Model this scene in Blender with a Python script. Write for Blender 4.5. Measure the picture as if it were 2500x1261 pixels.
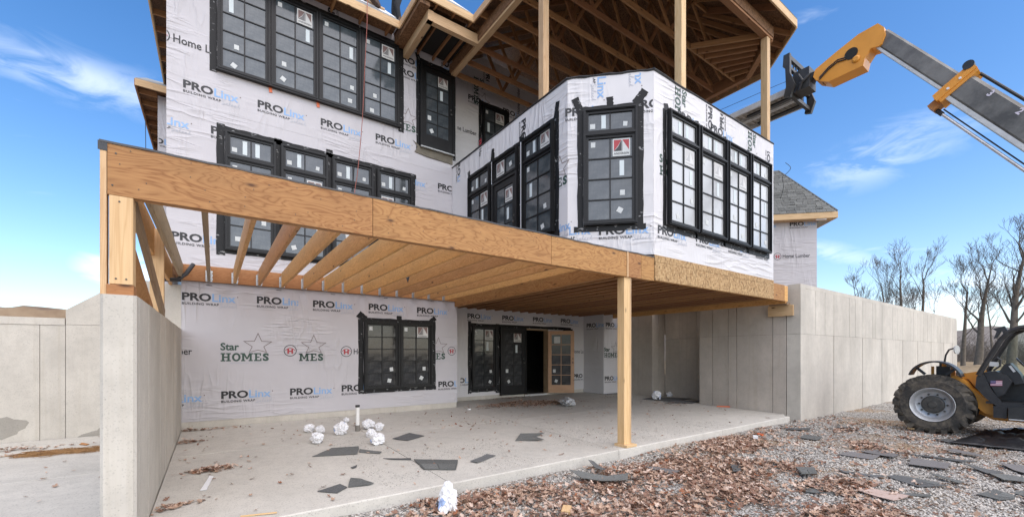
import bpy, bmesh, math, random
import numpy as np
from mathutils import Vector, Matrix, noise as mnoise
R = math.radians
random.seed(7)
rng = np.random.default_rng(11)
for o in list(bpy.data.objects): bpy.data.objects.remove(o)
S = bpy.context.scene
COL = S.collection

# ------------------------------------------------------------------ camera
# world: X along the house wall (to the right and away), Y towards the house, Z up; patio at z = 0 by the wall
F, CX, HY, EYE = 1031.0, 1250.0, 862.0, 1.4
YAW = math.atan2(0.5769, 0.8168)
cam = bpy.data.cameras.new('camera'); cam_o = bpy.data.objects.new('camera', cam); COL.objects.link(cam_o)
cam.sensor_width = 36; cam.lens = F / 2500 * 36; cam.shift_y = (HY - 630.5) / 2500
cam.clip_start = 0.05; cam.clip_end = 3000
cam_o.location = (0, 0, EYE); cam_o.rotation_euler = (R(90), 0, -YAW)
S.camera = cam_o

# ------------------------------------------------------------------ sky, sun, exposure
SUN_AZ, SUN_EL = 174.0, 50.0          # degrees clockwise from +Y
sd = Vector((math.sin(R(SUN_AZ)) * math.cos(R(SUN_EL)), math.cos(R(SUN_AZ)) * math.cos(R(SUN_EL)), math.sin(R(SUN_EL))))
W_ = bpy.data.worlds.new('World'); S.world = W_; W_.use_nodes = True
wt = W_.node_tree; wt.nodes.clear()
def wn(t, **k):
    n = wt.nodes.new(t)
    for a, b in k.items(): setattr(n, a, b)
    return n
def wmath(op, a, b=None, c=None):
    n = wn('ShaderNodeMath', operation=op)
    for i, v in enumerate((a, b, c)):
        if v is None: continue
        if isinstance(v, (int, float)): n.inputs[i].default_value = v
        else: wt.links.new(v, n.inputs[i])
    return n.outputs[0]
tcw = wn('ShaderNodeTexCoord')
sky = wn('ShaderNodeTexSky', sky_type='NISHITA', sun_disc=False)
sky.sun_elevation = R(SUN_EL); sky.sun_rotation = R(SUN_AZ); sky.altitude = 250; sky.air_density = 1.0; sky.dust_density = 1.2; sky.ozone_density = 2.6
sep = wn('ShaderNodeSeparateXYZ'); wt.links.new(tcw.outputs['Generated'], sep.inputs[0])
az = wmath('ARCTAN2', sep.outputs[0], sep.outputs[1])
el = wmath('ARCSINE', sep.outputs[2])
# wisps drawn out along the horizon everywhere, plus some larger banks
cmb = wn('ShaderNodeCombineXYZ')
wt.links.new(wmath('MULTIPLY', az, 1.5), cmb.inputs[0]); wt.links.new(wmath('MULTIPLY', el, 7.0), cmb.inputs[1])
nz = wn('ShaderNodeTexNoise'); nz.inputs['Scale'].default_value = 2.3; nz.inputs['Detail'].default_value = 5; nz.inputs['Roughness'].default_value = .55; nz.inputs['Distortion'].default_value = .5
wt.links.new(cmb.outputs[0], nz.inputs['Vector'])
cmb2 = wn('ShaderNodeCombineXYZ')
wt.links.new(wmath('MULTIPLY', az, 9.0), cmb2.inputs[0]); wt.links.new(wmath('MULTIPLY', el, 22.0), cmb2.inputs[1])
nz2 = wn('ShaderNodeTexNoise'); nz2.inputs['Scale'].default_value = 1.0; nz2.inputs['Detail'].default_value = 5; nz2.inputs['Roughness'].default_value = .6; nz2.inputs['Distortion'].default_value = .7
wt.links.new(cmb2.outputs[0], nz2.inputs['Vector'])
def sm(v, a, b):
    n = wn('ShaderNodeMapRange', interpolation_type='SMOOTHSTEP'); wt.links.new(v, n.inputs[0])
    n.inputs[1].default_value = a; n.inputs[2].default_value = b; return n.outputs[0]
wisp = wmath('MULTIPLY', sm(nz.outputs[0], .56, .84), .38)
def bank(a, e, sa, se, tilt, amt):      # a cloud bank at a compass direction and height
    da = wmath('DIVIDE', wmath('SUBTRACT', az, R(a)), R(sa))
    de = wmath('DIVIDE', wmath('SUBTRACT', wmath('SUBTRACT', el, R(e)), wmath('MULTIPLY', wmath('SUBTRACT', az, R(a)), tilt)), R(se))
    g = wmath('EXPONENT', wmath('MULTIPLY', wmath('ADD', wmath('MULTIPLY', da, da), wmath('MULTIPLY', de, de)), -1.0))
    return wmath('MULTIPLY', wmath('MULTIPLY', g, sm(nz2.outputs[0], .34, .66)), amt)
CLOUDS = [(-10.5, 24.5, 8, 1.6, .0, .42), (-7.5, 8.2, 2.6, 1.5, .0, 1.1), (77, 19.5, 6.0, 2.2, .2, .36), (72, 11, 6, 1.2, -.42, .30), (82, 5.5, 7, 2.2, .0, .7),
          (150, 16, 14, 4, .1, .6), (215, 14, 14, 4, 0, .6), (290, 16, 14, 3, 0, .6)]
cl = wisp
for c in CLOUDS: cl = wmath('MAXIMUM', cl, bank(*c))
veil = wmath('MULTIPLY', wmath('EXPONENT', wmath('MULTIPLY', wmath('MAXIMUM', el, 0.0), -1/R(8))), .30)     # haze low down, all round
cl = wmath('MINIMUM', wmath('MAXIMUM', cl, veil), .93)
mixc = wn('ShaderNodeMix', data_type='RGBA')
wt.links.new(cl, mixc.inputs['Factor']); mixc.inputs['B'].default_value = (7.0, 7.3, 7.8, 1)
hs = wn('ShaderNodeHueSaturation'); hs.inputs['Hue'].default_value = .502; hs.inputs['Saturation'].default_value = 1.28; hs.inputs['Value'].default_value = 1.0
wt.links.new(sky.outputs[0], hs.inputs['Color']); wt.links.new(hs.outputs[0], mixc.inputs['A'])
bg = wn('ShaderNodeBackground'); bg.inputs[1].default_value = .112
wt.links.new(mixc.outputs['Result'], bg.inputs[0])
W_.cycles.sampling_method = 'MANUAL'; W_.cycles.sample_map_resolution = 512
wo = wn('ShaderNodeOutputWorld'); wt.links.new(bg.outputs[0], wo.inputs[0])

sun = bpy.data.lights.new('sun', 'SUN'); sun.energy = 2.1; sun.angle = R(120); sun.color = (1, .89, .735)
sun_o = bpy.data.objects.new('sun', sun); COL.objects.link(sun_o)
sun_o.rotation_euler = sd.to_track_quat('Z', 'Y').to_euler(); sun_o.location = sd * 60
S.view_settings.view_transform = 'Standard'; S.view_settings.look = 'None'; S.view_settings.gamma = 1; S.view_settings.exposure = 1.12
S.view_settings.use_curve_mapping = False
S.render.engine = 'CYCLES'; S.cycles.max_bounces = 8; S.cycles.diffuse_bounces = 5; S.cycles.glossy_bounces = 3; S.cycles.transmission_bounces = 4

# ------------------------------------------------------------------ helpers: objects
W = {}                                   # world matrix of every object made
def place(o, mtx, parent):
    COL.objects.link(o); o.matrix_basis = mtx; W[o] = mtx
    if parent is not None:
        o.parent = parent; o.matrix_parent_inverse = W[parent].inverted()
    return o
def tag(o, label=None, cat=None, group=None, kind=None):
    if label: o['label'] = label
    if cat: o['category'] = cat
    if group: o['group'] = group
    if kind: o['kind'] = kind
    return o
def thing(name, loc, label, cat, group=None):
    o = bpy.data.objects.new(name, None); o.empty_display_size = .3
    place(o, Matrix.Translation(Vector(loc)), None)
    return tag(o, label, cat, group)
I4 = Matrix.Identity(4)
class MB:
    """collects simple solids in one mesh"""
    def __init__(s): s.v = []; s.f = []; s.m = []; s.cur = 0
    def add(s, vs, fs):
        b = len(s.v); s.v += [tuple(v) for v in vs]
        s.f += [tuple(i + b for i in f) for f in fs]; s.m += [s.cur] * len(fs); return s
    def box(s, x0, x1, y0, y1, z0, z1):
        return s.add([(x0,y0,z0),(x1,y0,z0),(x1,y1,z0),(x0,y1,z0),(x0,y0,z1),(x1,y0,z1),(x1,y1,z1),(x0,y1,z1)],
                     [(0,3,2,1),(4,5,6,7),(0,1,5,4),(1,2,6,5),(2,3,7,6),(3,0,4,7)])
    def obox(s, c, ax, ay, az, hx, hy, hz):
        c, ax, ay, az = map(Vector, (c, ax, ay, az)); vs = []
        for k in (-1, 1):
            for i, j in ((-1,-1),(1,-1),(1,1),(-1,1)): vs.append(c + ax*hx*i + ay*hy*j + az*hz*k)
        return s.add(vs, [(0,3,2,1),(4,5,6,7),(0,1,5,4),(1,2,6,5),(2,3,7,6),(3,0,4,7)])
    def bar(s, a, b, w, h, up=(0,0,1)):
        a, b = Vector(a), Vector(b); x = (b-a).normalized(); u = Vector(up)
        y = u.cross(x)
        if y.length < 1e-4: y = Vector((0,1,0)).cross(x)
        y.normalize(); z = x.cross(y)
        return s.obox((a+b)/2, x, y, z, (b-a).length/2, w/2, h/2)
    def prism(s, pts, off):
        """polygon (3D points) pushed by vector off"""
        n = len(pts); p = [Vector(q) for q in pts]; off = Vector(off)
        vs = p + [q + off for q in p]
        fs = [tuple(range(n))[::-1], tuple(range(n, 2*n))] + [(i, (i+1) % n, n + (i+1) % n, n + i) for i in range(n)]
        return s.add(vs, fs)
    def tube(s, pts, rad, seg=8, cap=True):
        pts = [Vector(p) for p in pts]; n = len(pts)
        if not isinstance(rad, (list, tuple)): rad = [rad]*n
        vs = []; prev = None
        for i, p in enumerate(pts):
            t = (pts[min(i+1, n-1)] - pts[max(i-1, 0)]).normalized()
            if prev is None:
                prev = t.cross(Vector((0,0,1)))
                if prev.length < 1e-3: prev = t.cross(Vector((0,1,0)))
            a = (prev - t*prev.dot(t)).normalized(); b = t.cross(a); prev = a
            for k in range(seg):
                th = 2*math.pi*k/seg; vs.append(p + (a*math.cos(th) + b*math.sin(th))*rad[i])
        fs = [(i*seg+k, i*seg+(k+1) % seg, (i+1)*seg+(k+1) % seg, (i+1)*seg+k) for i in range(n-1) for k in range(seg)]
        if cap: fs += [tuple(range(seg))[::-1], tuple(range((n-1)*seg, n*seg))]
        return s.add(vs, fs)
    def lathe(s, prof, c, axis, seg=40):
        """profile (radius, along-axis) turned round axis through c; closed profile"""
        c = Vector(c); ax = Vector(axis).normalized(); a = ax.cross(Vector((0,0,1)))
        if a.length < 1e-3: a = Vector((1,0,0))
        a.normalize(); b = ax.cross(a); n = len(prof); vs = []
        for k in range(seg):
            th = 2*math.pi*k/seg; d = a*math.cos(th) + b*math.sin(th)
            for r, t in prof: vs.append(c + d*r + ax*t)
        fs = [(k*n+i, k*n+(i+1) % n, ((k+1) % seg)*n+(i+1) % n, ((k+1) % seg)*n+i) for k in range(seg) for i in range(n)]
        return s.add(vs, fs)
    def mesh(s, name, mats, smooth=False):
        me = bpy.data.meshes.new(name); me.from_pydata(s.v, [], s.f)
        for m in (mats if isinstance(mats, (list, tuple)) else [mats]): me.materials.append(m)
        me.polygons.foreach_set('material_index', s.m)
        bm = bmesh.new(); bm.from_mesh(me); bmesh.ops.recalc_face_normals(bm, faces=bm.faces); bm.to_mesh(me); bm.free()
        if smooth: me.polygons.foreach_set('use_smooth', [True]*len(me.polygons))
        return me
    def build(s, name, mats, parent=None, mtx=I4, smooth=False):
        return place(bpy.data.objects.new(name, s.mesh(name, mats, smooth)), mtx, parent)
_cache = {}
def board(name, a, b, w, h, mat, parent, up=(0,0,1)):
    """a sawn piece from a to b; its local X runs along the grain"""
    a, b = Vector(a), Vector(b); x = (b-a).normalized(); u = Vector(up)
    y = u.cross(x)
    if y.length < 1e-4: y = Vector((0,1,0)).cross(x)
    y.normalize(); z = x.cross(y); L = (b-a).length
    key = (name, round(L,3), round(w,3), round(h,3), mat.name)
    if key not in _cache:
        l, ww, hh = L/2, w/2, h/2
        m = MB(); c = min(.003, ww*.2, hh*.2)
        # chamfered section so that edges catch light
        sec = [(-ww+c,-hh),(ww-c,-hh),(ww,-hh+c),(ww,hh-c),(ww-c,hh),(-ww+c,hh),(-ww,hh-c),(-ww,-hh+c)]
        vs = [(-l,p,q) for p,q in sec] + [(l,p,q) for p,q in sec]
        m.add(vs, [tuple(range(8))[::-1], tuple(range(8,16))] + [(i,(i+1)%8,8+(i+1)%8,8+i) for i in range(8)])
        _cache[key] = m.mesh(name, mat)
    o = bpy.data.objects.new(name, _cache[key])
    mt = Matrix((( x.x,y.x,z.x,0),(x.y,y.y,z.y,0),(x.z,y.z,z.z,0),(0,0,0,1))); mt.translation = (a+b)/2
    return place(o, mt, parent)
def at(px, py, axis, val):
    """the point of the photograph's pixel on the plane axis = val (axis 'X','Y','Z')"""
    cx = (px-CX)/F; d = Vector((cx*.8168+.5769, -cx*.5769+.8168, (HY-py)/F))
    i = 'XYZ'.index(axis); t = (val - (EYE if i == 2 else 0)) / d[i]
    return Vector((d.x*t, d.y*t, EYE + d.z*t))
def slab_z(y): return -0.1 * (9.85 - y) / 5.45
def on_slab(px, py):
    p = at(px, py, 'Z', -.05)
    for _ in range(6): p = at(px, py, 'Z', slab_z(p.y))
    return p
GZ = -0.22
def on_ground(px, py): return at(px, py, 'Z', GZ)
def frame_mtx(p, n):
    """local x right along the wall as seen from outside, y into the wall, z up"""
    n = Vector(n).normalized(); u = Vector((0,0,1)).cross(n)
    m = Matrix(((u.x,-n.x,0,0),(u.y,-n.y,0,0),(u.z,-n.z,1,0),(0,0,0,1))); m.translation = Vector(p); return m
# ------------------------------------------------------------------ materials
class NM:
    def __init__(s, name):
        s.mat = bpy.data.materials.new(name); s.mat.use_nodes = True; s.t = s.mat.node_tree
        s.p = s.t.nodes['Principled BSDF']; s.tc = s.t.nodes.new('ShaderNodeTexCoord')
    def n(s, ty, **k):
        n = s.t.nodes.new(ty)
        for a, b in k.items(): setattr(n, a, b)
        return n
    def l(s, a, b): s.t.links.new(a, b)
    def vec(s, scale=(1,1,1), coord='Object', rot=(0,0,0), loc=(0,0,0)):
        m = s.n('ShaderNodeMapping'); m.inputs['Scale'].default_value = scale; m.inputs['Rotation'].default_value = rot; m.inputs['Location'].default_value = loc
        s.l(s.tc.outputs[coord], m.inputs[0]); return m.outputs[0]
    def noise(s, v, scale, detail=5, rough=.55, dist=0):
        n = s.n('ShaderNodeTexNoise'); n.inputs['Scale'].default_value = scale; n.inputs['Detail'].default_value = detail
        n.inputs['Roughness'].default_value = rough; n.inputs['Distortion'].default_value = dist; s.l(v, n.inputs['Vector']); return n.outputs[0]
    def vor(s, v, scale, out='Distance', feature='F1', rand=1):
        n = s.n('ShaderNodeTexVoronoi', feature=feature); n.inputs['Scale'].default_value = scale; n.inputs['Randomness'].default_value = rand
        s.l(v, n.inputs['Vector']); return n.outputs[out]
    def ramp(s, f, stops, interp='LINEAR'):
        n = s.n('ShaderNodeValToRGB'); e = n.color_ramp.elements; n.color_ramp.interpolation = interp
        while len(e) > 1: e.remove(e[-1])
        for i, (p, c) in enumerate(stops):
            if isinstance(c, (int, float)): c = (c, c, c)
            el_ = e[0] if i == 0 else e.new(p)
            el_.position = p; el_.color = (*c, 1)
        s.l(f, n.inputs[0]); return n.outputs[0]
    def mix(s, f, a, b, mode='MIX'):
        n = s.n('ShaderNodeMix', data_type='RGBA', blend_type=mode)
        for sk, v in (('Factor', f), ('A', a), ('B', b)):
            if isinstance(v, (int, float)): n.inputs[sk].default_value = v
            elif isinstance(v, tuple): n.inputs[sk].default_value = (*v, 1)
            else: s.l(v, n.inputs[sk])
        return n.outputs['Result']
    def math(s, op, a, b=None):
        n = s.n('ShaderNodeMath', operation=op)
        for i, v in enumerate((a, b)):
            if v is None: continue
            if isinstance(v, (int, float)): n.inputs[i].default_value = v
            else: s.l(v, n.inputs[i])
        return n.outputs[0]
    def rand(s):
        return s.n('ShaderNodeObjectInfo').outputs['Random']
    def bump(s, h, strength=.3, dist=.01):
        b = s.n('ShaderNodeBump'); b.inputs['Strength'].default_value = strength; b.inputs['Distance'].default_value = dist
        s.l(h, b.inputs['Height'])
        if s.p.inputs['Normal'].links: s.l(s.p.inputs['Normal'].links[0].from_socket, b.inputs['Normal'])
        s.l(b.outputs[0], s.p.inputs['Normal'])
    def base(s, c):
        if isinstance(c, tuple): s.p.inputs['Base Color'].default_value = (*c, 1)
        else: s.l(c, s.p.inputs['Base Color'])
    def set(s, rough=None, metal=None, ior=None, spec=None):
        for k, v in (('Roughness', rough), ('Metallic', metal), ('IOR', ior), ('Specular IOR Level', spec)):
            if v is None: continue
            if isinstance(v, (int, float)): s.p.inputs[k].default_value = v
            else: s.l(v, s.p.inputs[k])
def plain(name, c, c2=None, scale=6, rough=.6, metal=0, bump=0, bscale=60, spec=None, var=0, detail=5):
    m = NM(name)
    if c2:
        col = m.mix(m.ramp(m.noise(m.vec(), scale, detail), [(.32, 0), (.68, 1)]), c, c2)
    else: col = c
    if var:
        rv = m.n('ShaderNodeHueSaturation'); m.l(m.math('ADD', m.math('MULTIPLY', m.rand(), var), 1-var/2), rv.inputs['Value'])
        if isinstance(col, tuple): rv.inputs['Color'].default_value = (*col, 1)
        else: m.l(col, rv.inputs['Color'])
        col = rv.outputs[0]
    m.base(col); m.set(rough, metal, spec=spec)
    if bump: m.bump(m.noise(m.vec(), bscale, 4), bump, .01)
    return m.mat

def wood(name, light, dark, knot=(.10,.045,.02), var=.35, ply=False, gscale=1.0, rough=.62):
    m = NM(name); rnd = m.rand()
    off = m.n('ShaderNodeCombineXYZ'); m.l(m.math('MULTIPLY', rnd, 37.0), off.inputs[0]); m.l(m.math('MULTIPLY', rnd, 19.0), off.inputs[1]); m.l(m.math('MULTIPLY', rnd, 53.0), off.inputs[2])
    ad = m.n('ShaderNodeVectorMath', operation='ADD'); m.l(m.tc.outputs['Object'], ad.inputs[0]); m.l(off.outputs[0], ad.inputs[1])
    def mp(sc):
        k = m.n('ShaderNodeMapping'); k.inputs['Scale'].default_value = sc; m.l(ad.outputs[0], k.inputs[0]); return k.outputs[0]
    if ply:   # rotary cut veneer: wandering cathedral figure
        w0 = m.noise(mp((.55, 2.2, 2.2)), 1.6*gscale, 3, .5, .6)
        fig = m.math('FRACT', m.math('MULTIPLY', w0, 13.0))
        fig = m.math('ABSOLUTE', m.math('SUBTRACT', fig, .5)); fig = m.ramp(fig, [(.0, -.0), (.16, .62), (.5, 1.0)])
    else:
        w0 = m.noise(mp((.35, 9, 9)), 1.5*gscale, 3, .5, .25)
        fig = m.math('FRACT', m.math('MULTIPLY', w0, 9.0))
        fig = m.math('ABSOLUTE', m.math('SUBTRACT', fig, .5)); fig = m.ramp(fig, [(.0, .15), (.2, .8), (.5, 1.0)])
    fib = m.noise(mp((1.2, 60, 60)), 3.0, 2, .6)
    blot = m.noise(mp((.7, 3, 3)), 1.7, 2, .6)
    col = m.mix(fig, dark, light)
    col = m.mix(m.math('MULTIPLY', m.ramp(fib, [(.35, 1), (.6, 0)]), .28), col, dark)
    col = m.mix(m.math('MULTIPLY', m.ramp(blot, [(.42, 0), (.75, 1)]), .45), col, tuple(x*.62 for x in light))
    kv = m.vor(mp((2.0, 5.0, 5.0)), 1.0)
    col = m.mix(m.ramp(kv, [(.045, 1), (.08, .5), (.13, 0)]), col, knot)
    h = m.n('ShaderNodeHueSaturation'); m.l(m.math('ADD', m.math('MULTIPLY', rnd, var), 1-var/2), h.inputs['Value'])
    m.l(m.math('ADD', m.math('MULTIPLY', rnd, .012), .494), h.inputs['Hue'])
    m.l(col, h.inputs['Color']); m.base(h.outputs[0]); m.set(rough, spec=.3)
    m.bump(fib, .25, .003)
    return m.mat
M_STUD = wood('stud_pine', (.64, .45, .26), (.47, .29, .14))
M_POST = wood('post_pine', (.70, .48, .26), (.56, .34, .16), var=.15)
M_LVL = wood('veneer_beam', (.45, .24, .088), (.26, .115, .036), ply=True, var=.2, gscale=1.7)
M_LVL2 = wood('veneer_joist', (.64, .355, .14), (.47, .23, .075), ply=True, var=.4, gscale=1.8)
M_LEDGER = wood('ledger_board', (.44, .215, .08), (.34, .15, .05), var=.25, ply=True, gscale=1.9)
M_OLD = wood('weathered_lumber', (.36, .26, .16), (.24, .165, .10))
M_ROOFWOOD = wood('roof_lumber', (.38, .195, .09), (.26, .125, .052), var=.35)
M_PINEDOOR = wood('pine_door', (.50, .31, .20), (.42, .24, .145), var=.05)

def osb(name, light, dark):
    m = NM(name)
    wob = m.noise(m.vec((1,1,1)), 9, 3)
    a = m.vor(m.vec((16, 16, 40), rot=(.3,.5,.2)), 1.6, 'Color')
    b = m.vor(m.vec((34, 34, 14), rot=(-.4,.2,.8)), 1.5, 'Color')
    sa = m.n('ShaderNodeSeparateColor'); m.l(a, sa.inputs[0]); sb = m.n('ShaderNodeSeparateColor'); m.l(b, sb.inputs[0])
    f = m.math('ADD', m.math('MULTIPLY', sa.outputs[0], .5), m.math('MULTIPLY', sb.outputs[1], .5))
    col = m.mix(m.ramp(f, [(.15, 0), (.8, 1)]), dark, light)
    col = m.mix(m.ramp(sb.outputs[2], [(.86, 0), (.92, .8)]), col, tuple(x*.45 for x in dark))
    col = m.mix(m.math('MULTIPLY', m.ramp(wob, [(.4, 0), (.7, 1)]), .35), col, tuple(x*.75 for x in light))
    m.base(col); m.set(.7, spec=.25); m.bump(f, .3, .004); return m.mat
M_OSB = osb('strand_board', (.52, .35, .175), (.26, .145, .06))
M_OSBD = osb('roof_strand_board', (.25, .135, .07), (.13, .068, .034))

def wrap(name, base, grid=True):
    m = NM(name); v = m.vec()
    def ridge(vv, sc, det, p, dist=.4):
        n0 = m.noise(vv, sc, det, .5, dist)
        r = m.math('SUBTRACT', 1.0, m.math('ABSOLUTE', m.math('MULTIPLY', m.math('SUBTRACT', n0, .5), 6.0)))
        return m.math('POWER', m.math('MAXIMUM', r, 0.0), p)
    msk = m.ramp(m.noise(m.vec((.6,.6,.8)), 1.0, 2), [(.47, .0), (.62, 1)])
    msk2 = m.ramp(m.noise(m.vec((.7,.7,.6), loc=(7,3,5)), 1.1, 2), [(.47, .0), (.64, 1)])
    r1 = m.math('MULTIPLY', ridge(m.vec((.7,.7,4.2), rot=(.12,.30,0)), 1.5, 2, 2.0), msk)
    r2 = m.math('MULTIPLY', ridge(m.vec((3.4,3.4,.7), rot=(.25,-.55,0)), 1.3, 2, 2.0), msk2)
    hgt = m.math('ADD', r1, r2)
    soft = m.noise(m.vec((1,1,1)), 1.6, 2)
    m.bump(soft, .25, .10); m.bump(hgt, .65, .022); m.bump(m.noise(v, 90, 1), .06, .003)
    col = m.mix(m.math('MULTIPLY', m.ramp(m.noise(v, 1.3, 3, .6), [(.35, 0), (.75, 1)]), .5), base, tuple(x*.9 for x in base))
    m.base(col); m.set(.5, spec=.3); return m.mat
M_WRAP = wrap('house_wrap', (.50, .482, .498)); M_WRAP2 = wrap('fresh_and_fill_wrap', (.625, .61, .615))  # second: newer bay wrap; its paleness also brightens shaded recess and porch walls

def concrete(name, c, dark=.72, rough=.85, streak=True, speck=.3):
    m = NM(name); v = m.vec()
    big = m.noise(m.vec((1,1,.6)), 1.1, 6, .62)
    mid = m.noise(v, 7, 6, .65); fine = m.noise(v, 90, 3, .6)
    col = m.mix(m.ramp(big, [(.3, 0), (.72, 1)]), c, tuple(x*dark for x in c))
    col = m.mix(m.math('MULTIPLY', m.ramp(mid, [(.46, 0), (.78, 1)]), .5), col, tuple(x*.66 for x in c))
    if streak:
        st = m.noise(m.vec((7, 7, .22)), 1.6, 5, .6)
        col = m.mix(m.math('MULTIPLY', m.ramp(st, [(.53, 0), (.75, 1)]), .42), col, (c[0]*.66, c[1]*.62, c[2]*.55))
        wet = m.noise(m.vec((1.1,1.1,1.5), loc=(3,1,8)), 1.0, 4, .55)
        col = m.mix(m.math('MULTIPLY', m.ramp(wet, [(.62, 0), (.68, 1)]), .22), col, tuple(x*.6 for x in c))
    pit = m.vor(v, 38); pm = m.ramp(m.noise(v, 3.1, 4), [(.5, 0), (.62, 1)])
    pits = m.math('MULTIPLY', m.ramp(pit, [(.08, 1), (.2, 0)]), pm)
    col = m.mix(m.math('MULTIPLY', pits, .8), col, tuple(x*.4 for x in c))
    sp = m.vor(v, 120, 'Color'); ss = m.n('ShaderNodeSeparateColor'); m.l(sp, ss.inputs[0])
    col = m.mix(m.math('MULTIPLY', m.ramp(ss.outputs[0], [(.88, 0), (.95, 1)]), speck), col, tuple(x*.45 for x in c))
    vr = m.n('ShaderNodeHueSaturation'); m.l(m.math('ADD', m.math('MULTIPLY', m.rand(), .10), .95), vr.inputs['Value']); m.l(col, vr.inputs['Color'])
    m.base(vr.outputs[0]); m.set(rough, spec=.3)
    m.bump(mid, .12, .02); m.bump(fine, .2, .004); m.bump(m.math('SUBTRACT', 1.0, pits), .35, .008); return m.mat
M_CONC = concrete('cast_concrete', (.60, .56, .49)); M_CONCT = concrete('stain_and_bounce_concrete', (.53, .475, .41))  # second mix: tan staining plus warm bounced light put into the colour
M_CONC_IN = concrete('cast_concrete_core', (.21, .195, .17))
M_SLAB = concrete('slab_concrete', (.575, .545, .485), dark=.84, streak=False, speck=.55)

def glass(name, base, rough=.05, spec=.9, dirt=.12):
    m = NM(name); v = m.vec()
    g = m.ramp(m.noise(v, 5, 6, .7), [(.45, 0), (.8, 1)])
    g2 = m.ramp(m.noise(v, 60, 3, .7), [(.66, 0), (.74, 1)])
    col = m.mix(m.math('MULTIPLY', g, dirt), base, (.55,.55,.53)); col = m.mix(m.math('MULTIPLY', g2, dirt*.8), col, (.7,.7,.68))
    m.base(col); m.set(m.math('ADD', m.math('MULTIPLY', g, .15), rough), spec=spec, ior=1.55)
    m.bump(m.noise(v, 1.2, 2), .03, .02); return m.mat
M_GLASS = glass('window_glass', (.026, .028, .03), spec=.3)
M_GLASS_MID = glass('filmed_glass', (.048, .058, .065), spec=.6)
M_GLASS_UP = glass('film_sky_grey_glass', (.060, .076, .088), rough=.08, spec=.5, dirt=.15)  # grey-blue base carries sky reflection along with the film
M_GLASS_WHITE = glass('white_film_glass', (.40, .41, .415), rough=.14, spec=1.0, dirt=.35)
M_FRAME = plain('black_window_frame', (.007, .007, .0075), (.012, .012, .0125), 4, rough=.42, spec=.3, bump=.05)
def tape_mat():
    m = NM('black_flashing_tape'); v = m.vec()
    tx = m.vor(m.vec((9, 9, 30)), 2.2, 'Color'); sc = m.n('ShaderNodeSeparateColor'); m.l(tx, sc.inputs[0])
    gate = m.ramp(m.noise(m.vec((3,3,3)), 2.2, 2), [(.57, 0), (.6, 1)])
    fl = m.math('MULTIPLY', m.ramp(sc.outputs[0], [(.80, 0), (.83, 1)]), gate)
    m.base(m.mix(m.math('MULTIPLY', fl, .6), (.010, .010, .0105), (.42, .42, .42))); m.set(.5, spec=.25)
    m.bump(m.noise(m.vec((1,1,1)), 26, 4), .5, .008); return m.mat
M_TAPE = tape_mat()
M_MEMBR = plain('black_membrane', (.012,.013,.016), (.03,.032,.036), 9, rough=.4, bump=.4, bscale=30)
M_FLASH = plain('brown_flashing', (.15,.13,.095), (.105,.09,.065), 7, rough=.5, bump=.15, bscale=20)
M_PRINTK = plain('print_black', (.017,.017,.019), rough=.5)
M_PRINTB = plain('print_blue', (.20,.36,.62), (.25,.41,.66), 8, rough=.5)
M_PRINTG = plain('print_grey', (.40,.42,.47), rough=.5)
M_PRINTGR = plain('print_green', (.032,.07,.052), rough=.5)
M_PRINTR = plain('print_red', (.36,.035,.045), rough=.5)
M_PRINTBR = plain('print_brown', (.17,.13,.12), rough=.5)
M_STICK = plain('white_paper_sticker', (.58,.60,.59), (.5,.52,.51), 30, rough=.7)
M_STICKB = plain('pale_foam_strip', (.56,.62,.63), rough=.6)
M_HANGER = plain('galvanised_hanger', (.55,.56,.56), (.35,.36,.36), 40, rough=.35, metal=.8)
M_WHITE = plain('white_trim', (.78,.78,.78), rough=.5)
M_SHINGLE = plain('asphalt_shingle', (.105,.108,.102), (.165,.168,.158), 60, rough=.9, bump=.6, bscale=300, var=.45, detail=8)
M_SHINGLE2 = plain('slate_shingle', (.085,.087,.086), (.14,.142,.14), 70, rough=.9, bump=.6, bscale=300, var=.5, detail=8)
M_SHINGLE3 = plain('mauve_shingle_back', (.135,.128,.126), (.185,.174,.17), 70, rough=.92, bump=.5, bscale=250, var=.3)
M_PINK = plain('pink_underside', (.50,.385,.33), (.42,.31,.26), 12, rough=.85, bump=.2)
M_UNDER = plain('white_underlayment', (.76,.77,.78), (.66,.67,.69), 8, rough=.5, bump=.3, bscale=12)
M_ROOFGREY = plain('grey_roof_felt', (.23,.235,.235), (.30,.305,.30), 5, rough=.85, bump=.3)
M_DARKIN = plain('dark_interior', (.02,.019,.018), rough=.9)  # near-black colour stands in for shade inside rooms and holes
M_ORANGE = plain('machine_orange', (.80,.34,.045), (.70,.29,.035), 3, rough=.38, spec=.45, bump=.04)
M_ORANGE2 = plain('dusty_orange', (.50,.20,.04), (.34,.15,.05), 8, rough=.6)
M_BLACKMET = plain('black_steel', (.022,.023,.024), (.045,.045,.043), 6, rough=.5, metal=.1, bump=.1)
def boommat():
    m = NM('greased_boom'); v = m.vec()
    s = m.noise(m.vec((3, .6, .6), rot=(R(-55),0,0)), 2.2, 6, .7)
    col = m.mix(m.ramp(s, [(.38, 0), (.66, 1)]), (.075,.07,.062), (.21,.20,.18))
    col = m.mix(m.math('MULTIPLY', m.ramp(m.noise(v, 11, 5, .7), [(.62, 0), (.75, 1)]), .35), col, (.30,.19,.10))
    m.base(col); m.set(.45, spec=.5); m.bump(s, .08, .01); return m.mat
M_BOOM = boommat()
M_CHROME = plain('bare_steel', (.62,.62,.63), (.5,.5,.5), 10, rough=.3, metal=.85)
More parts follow.
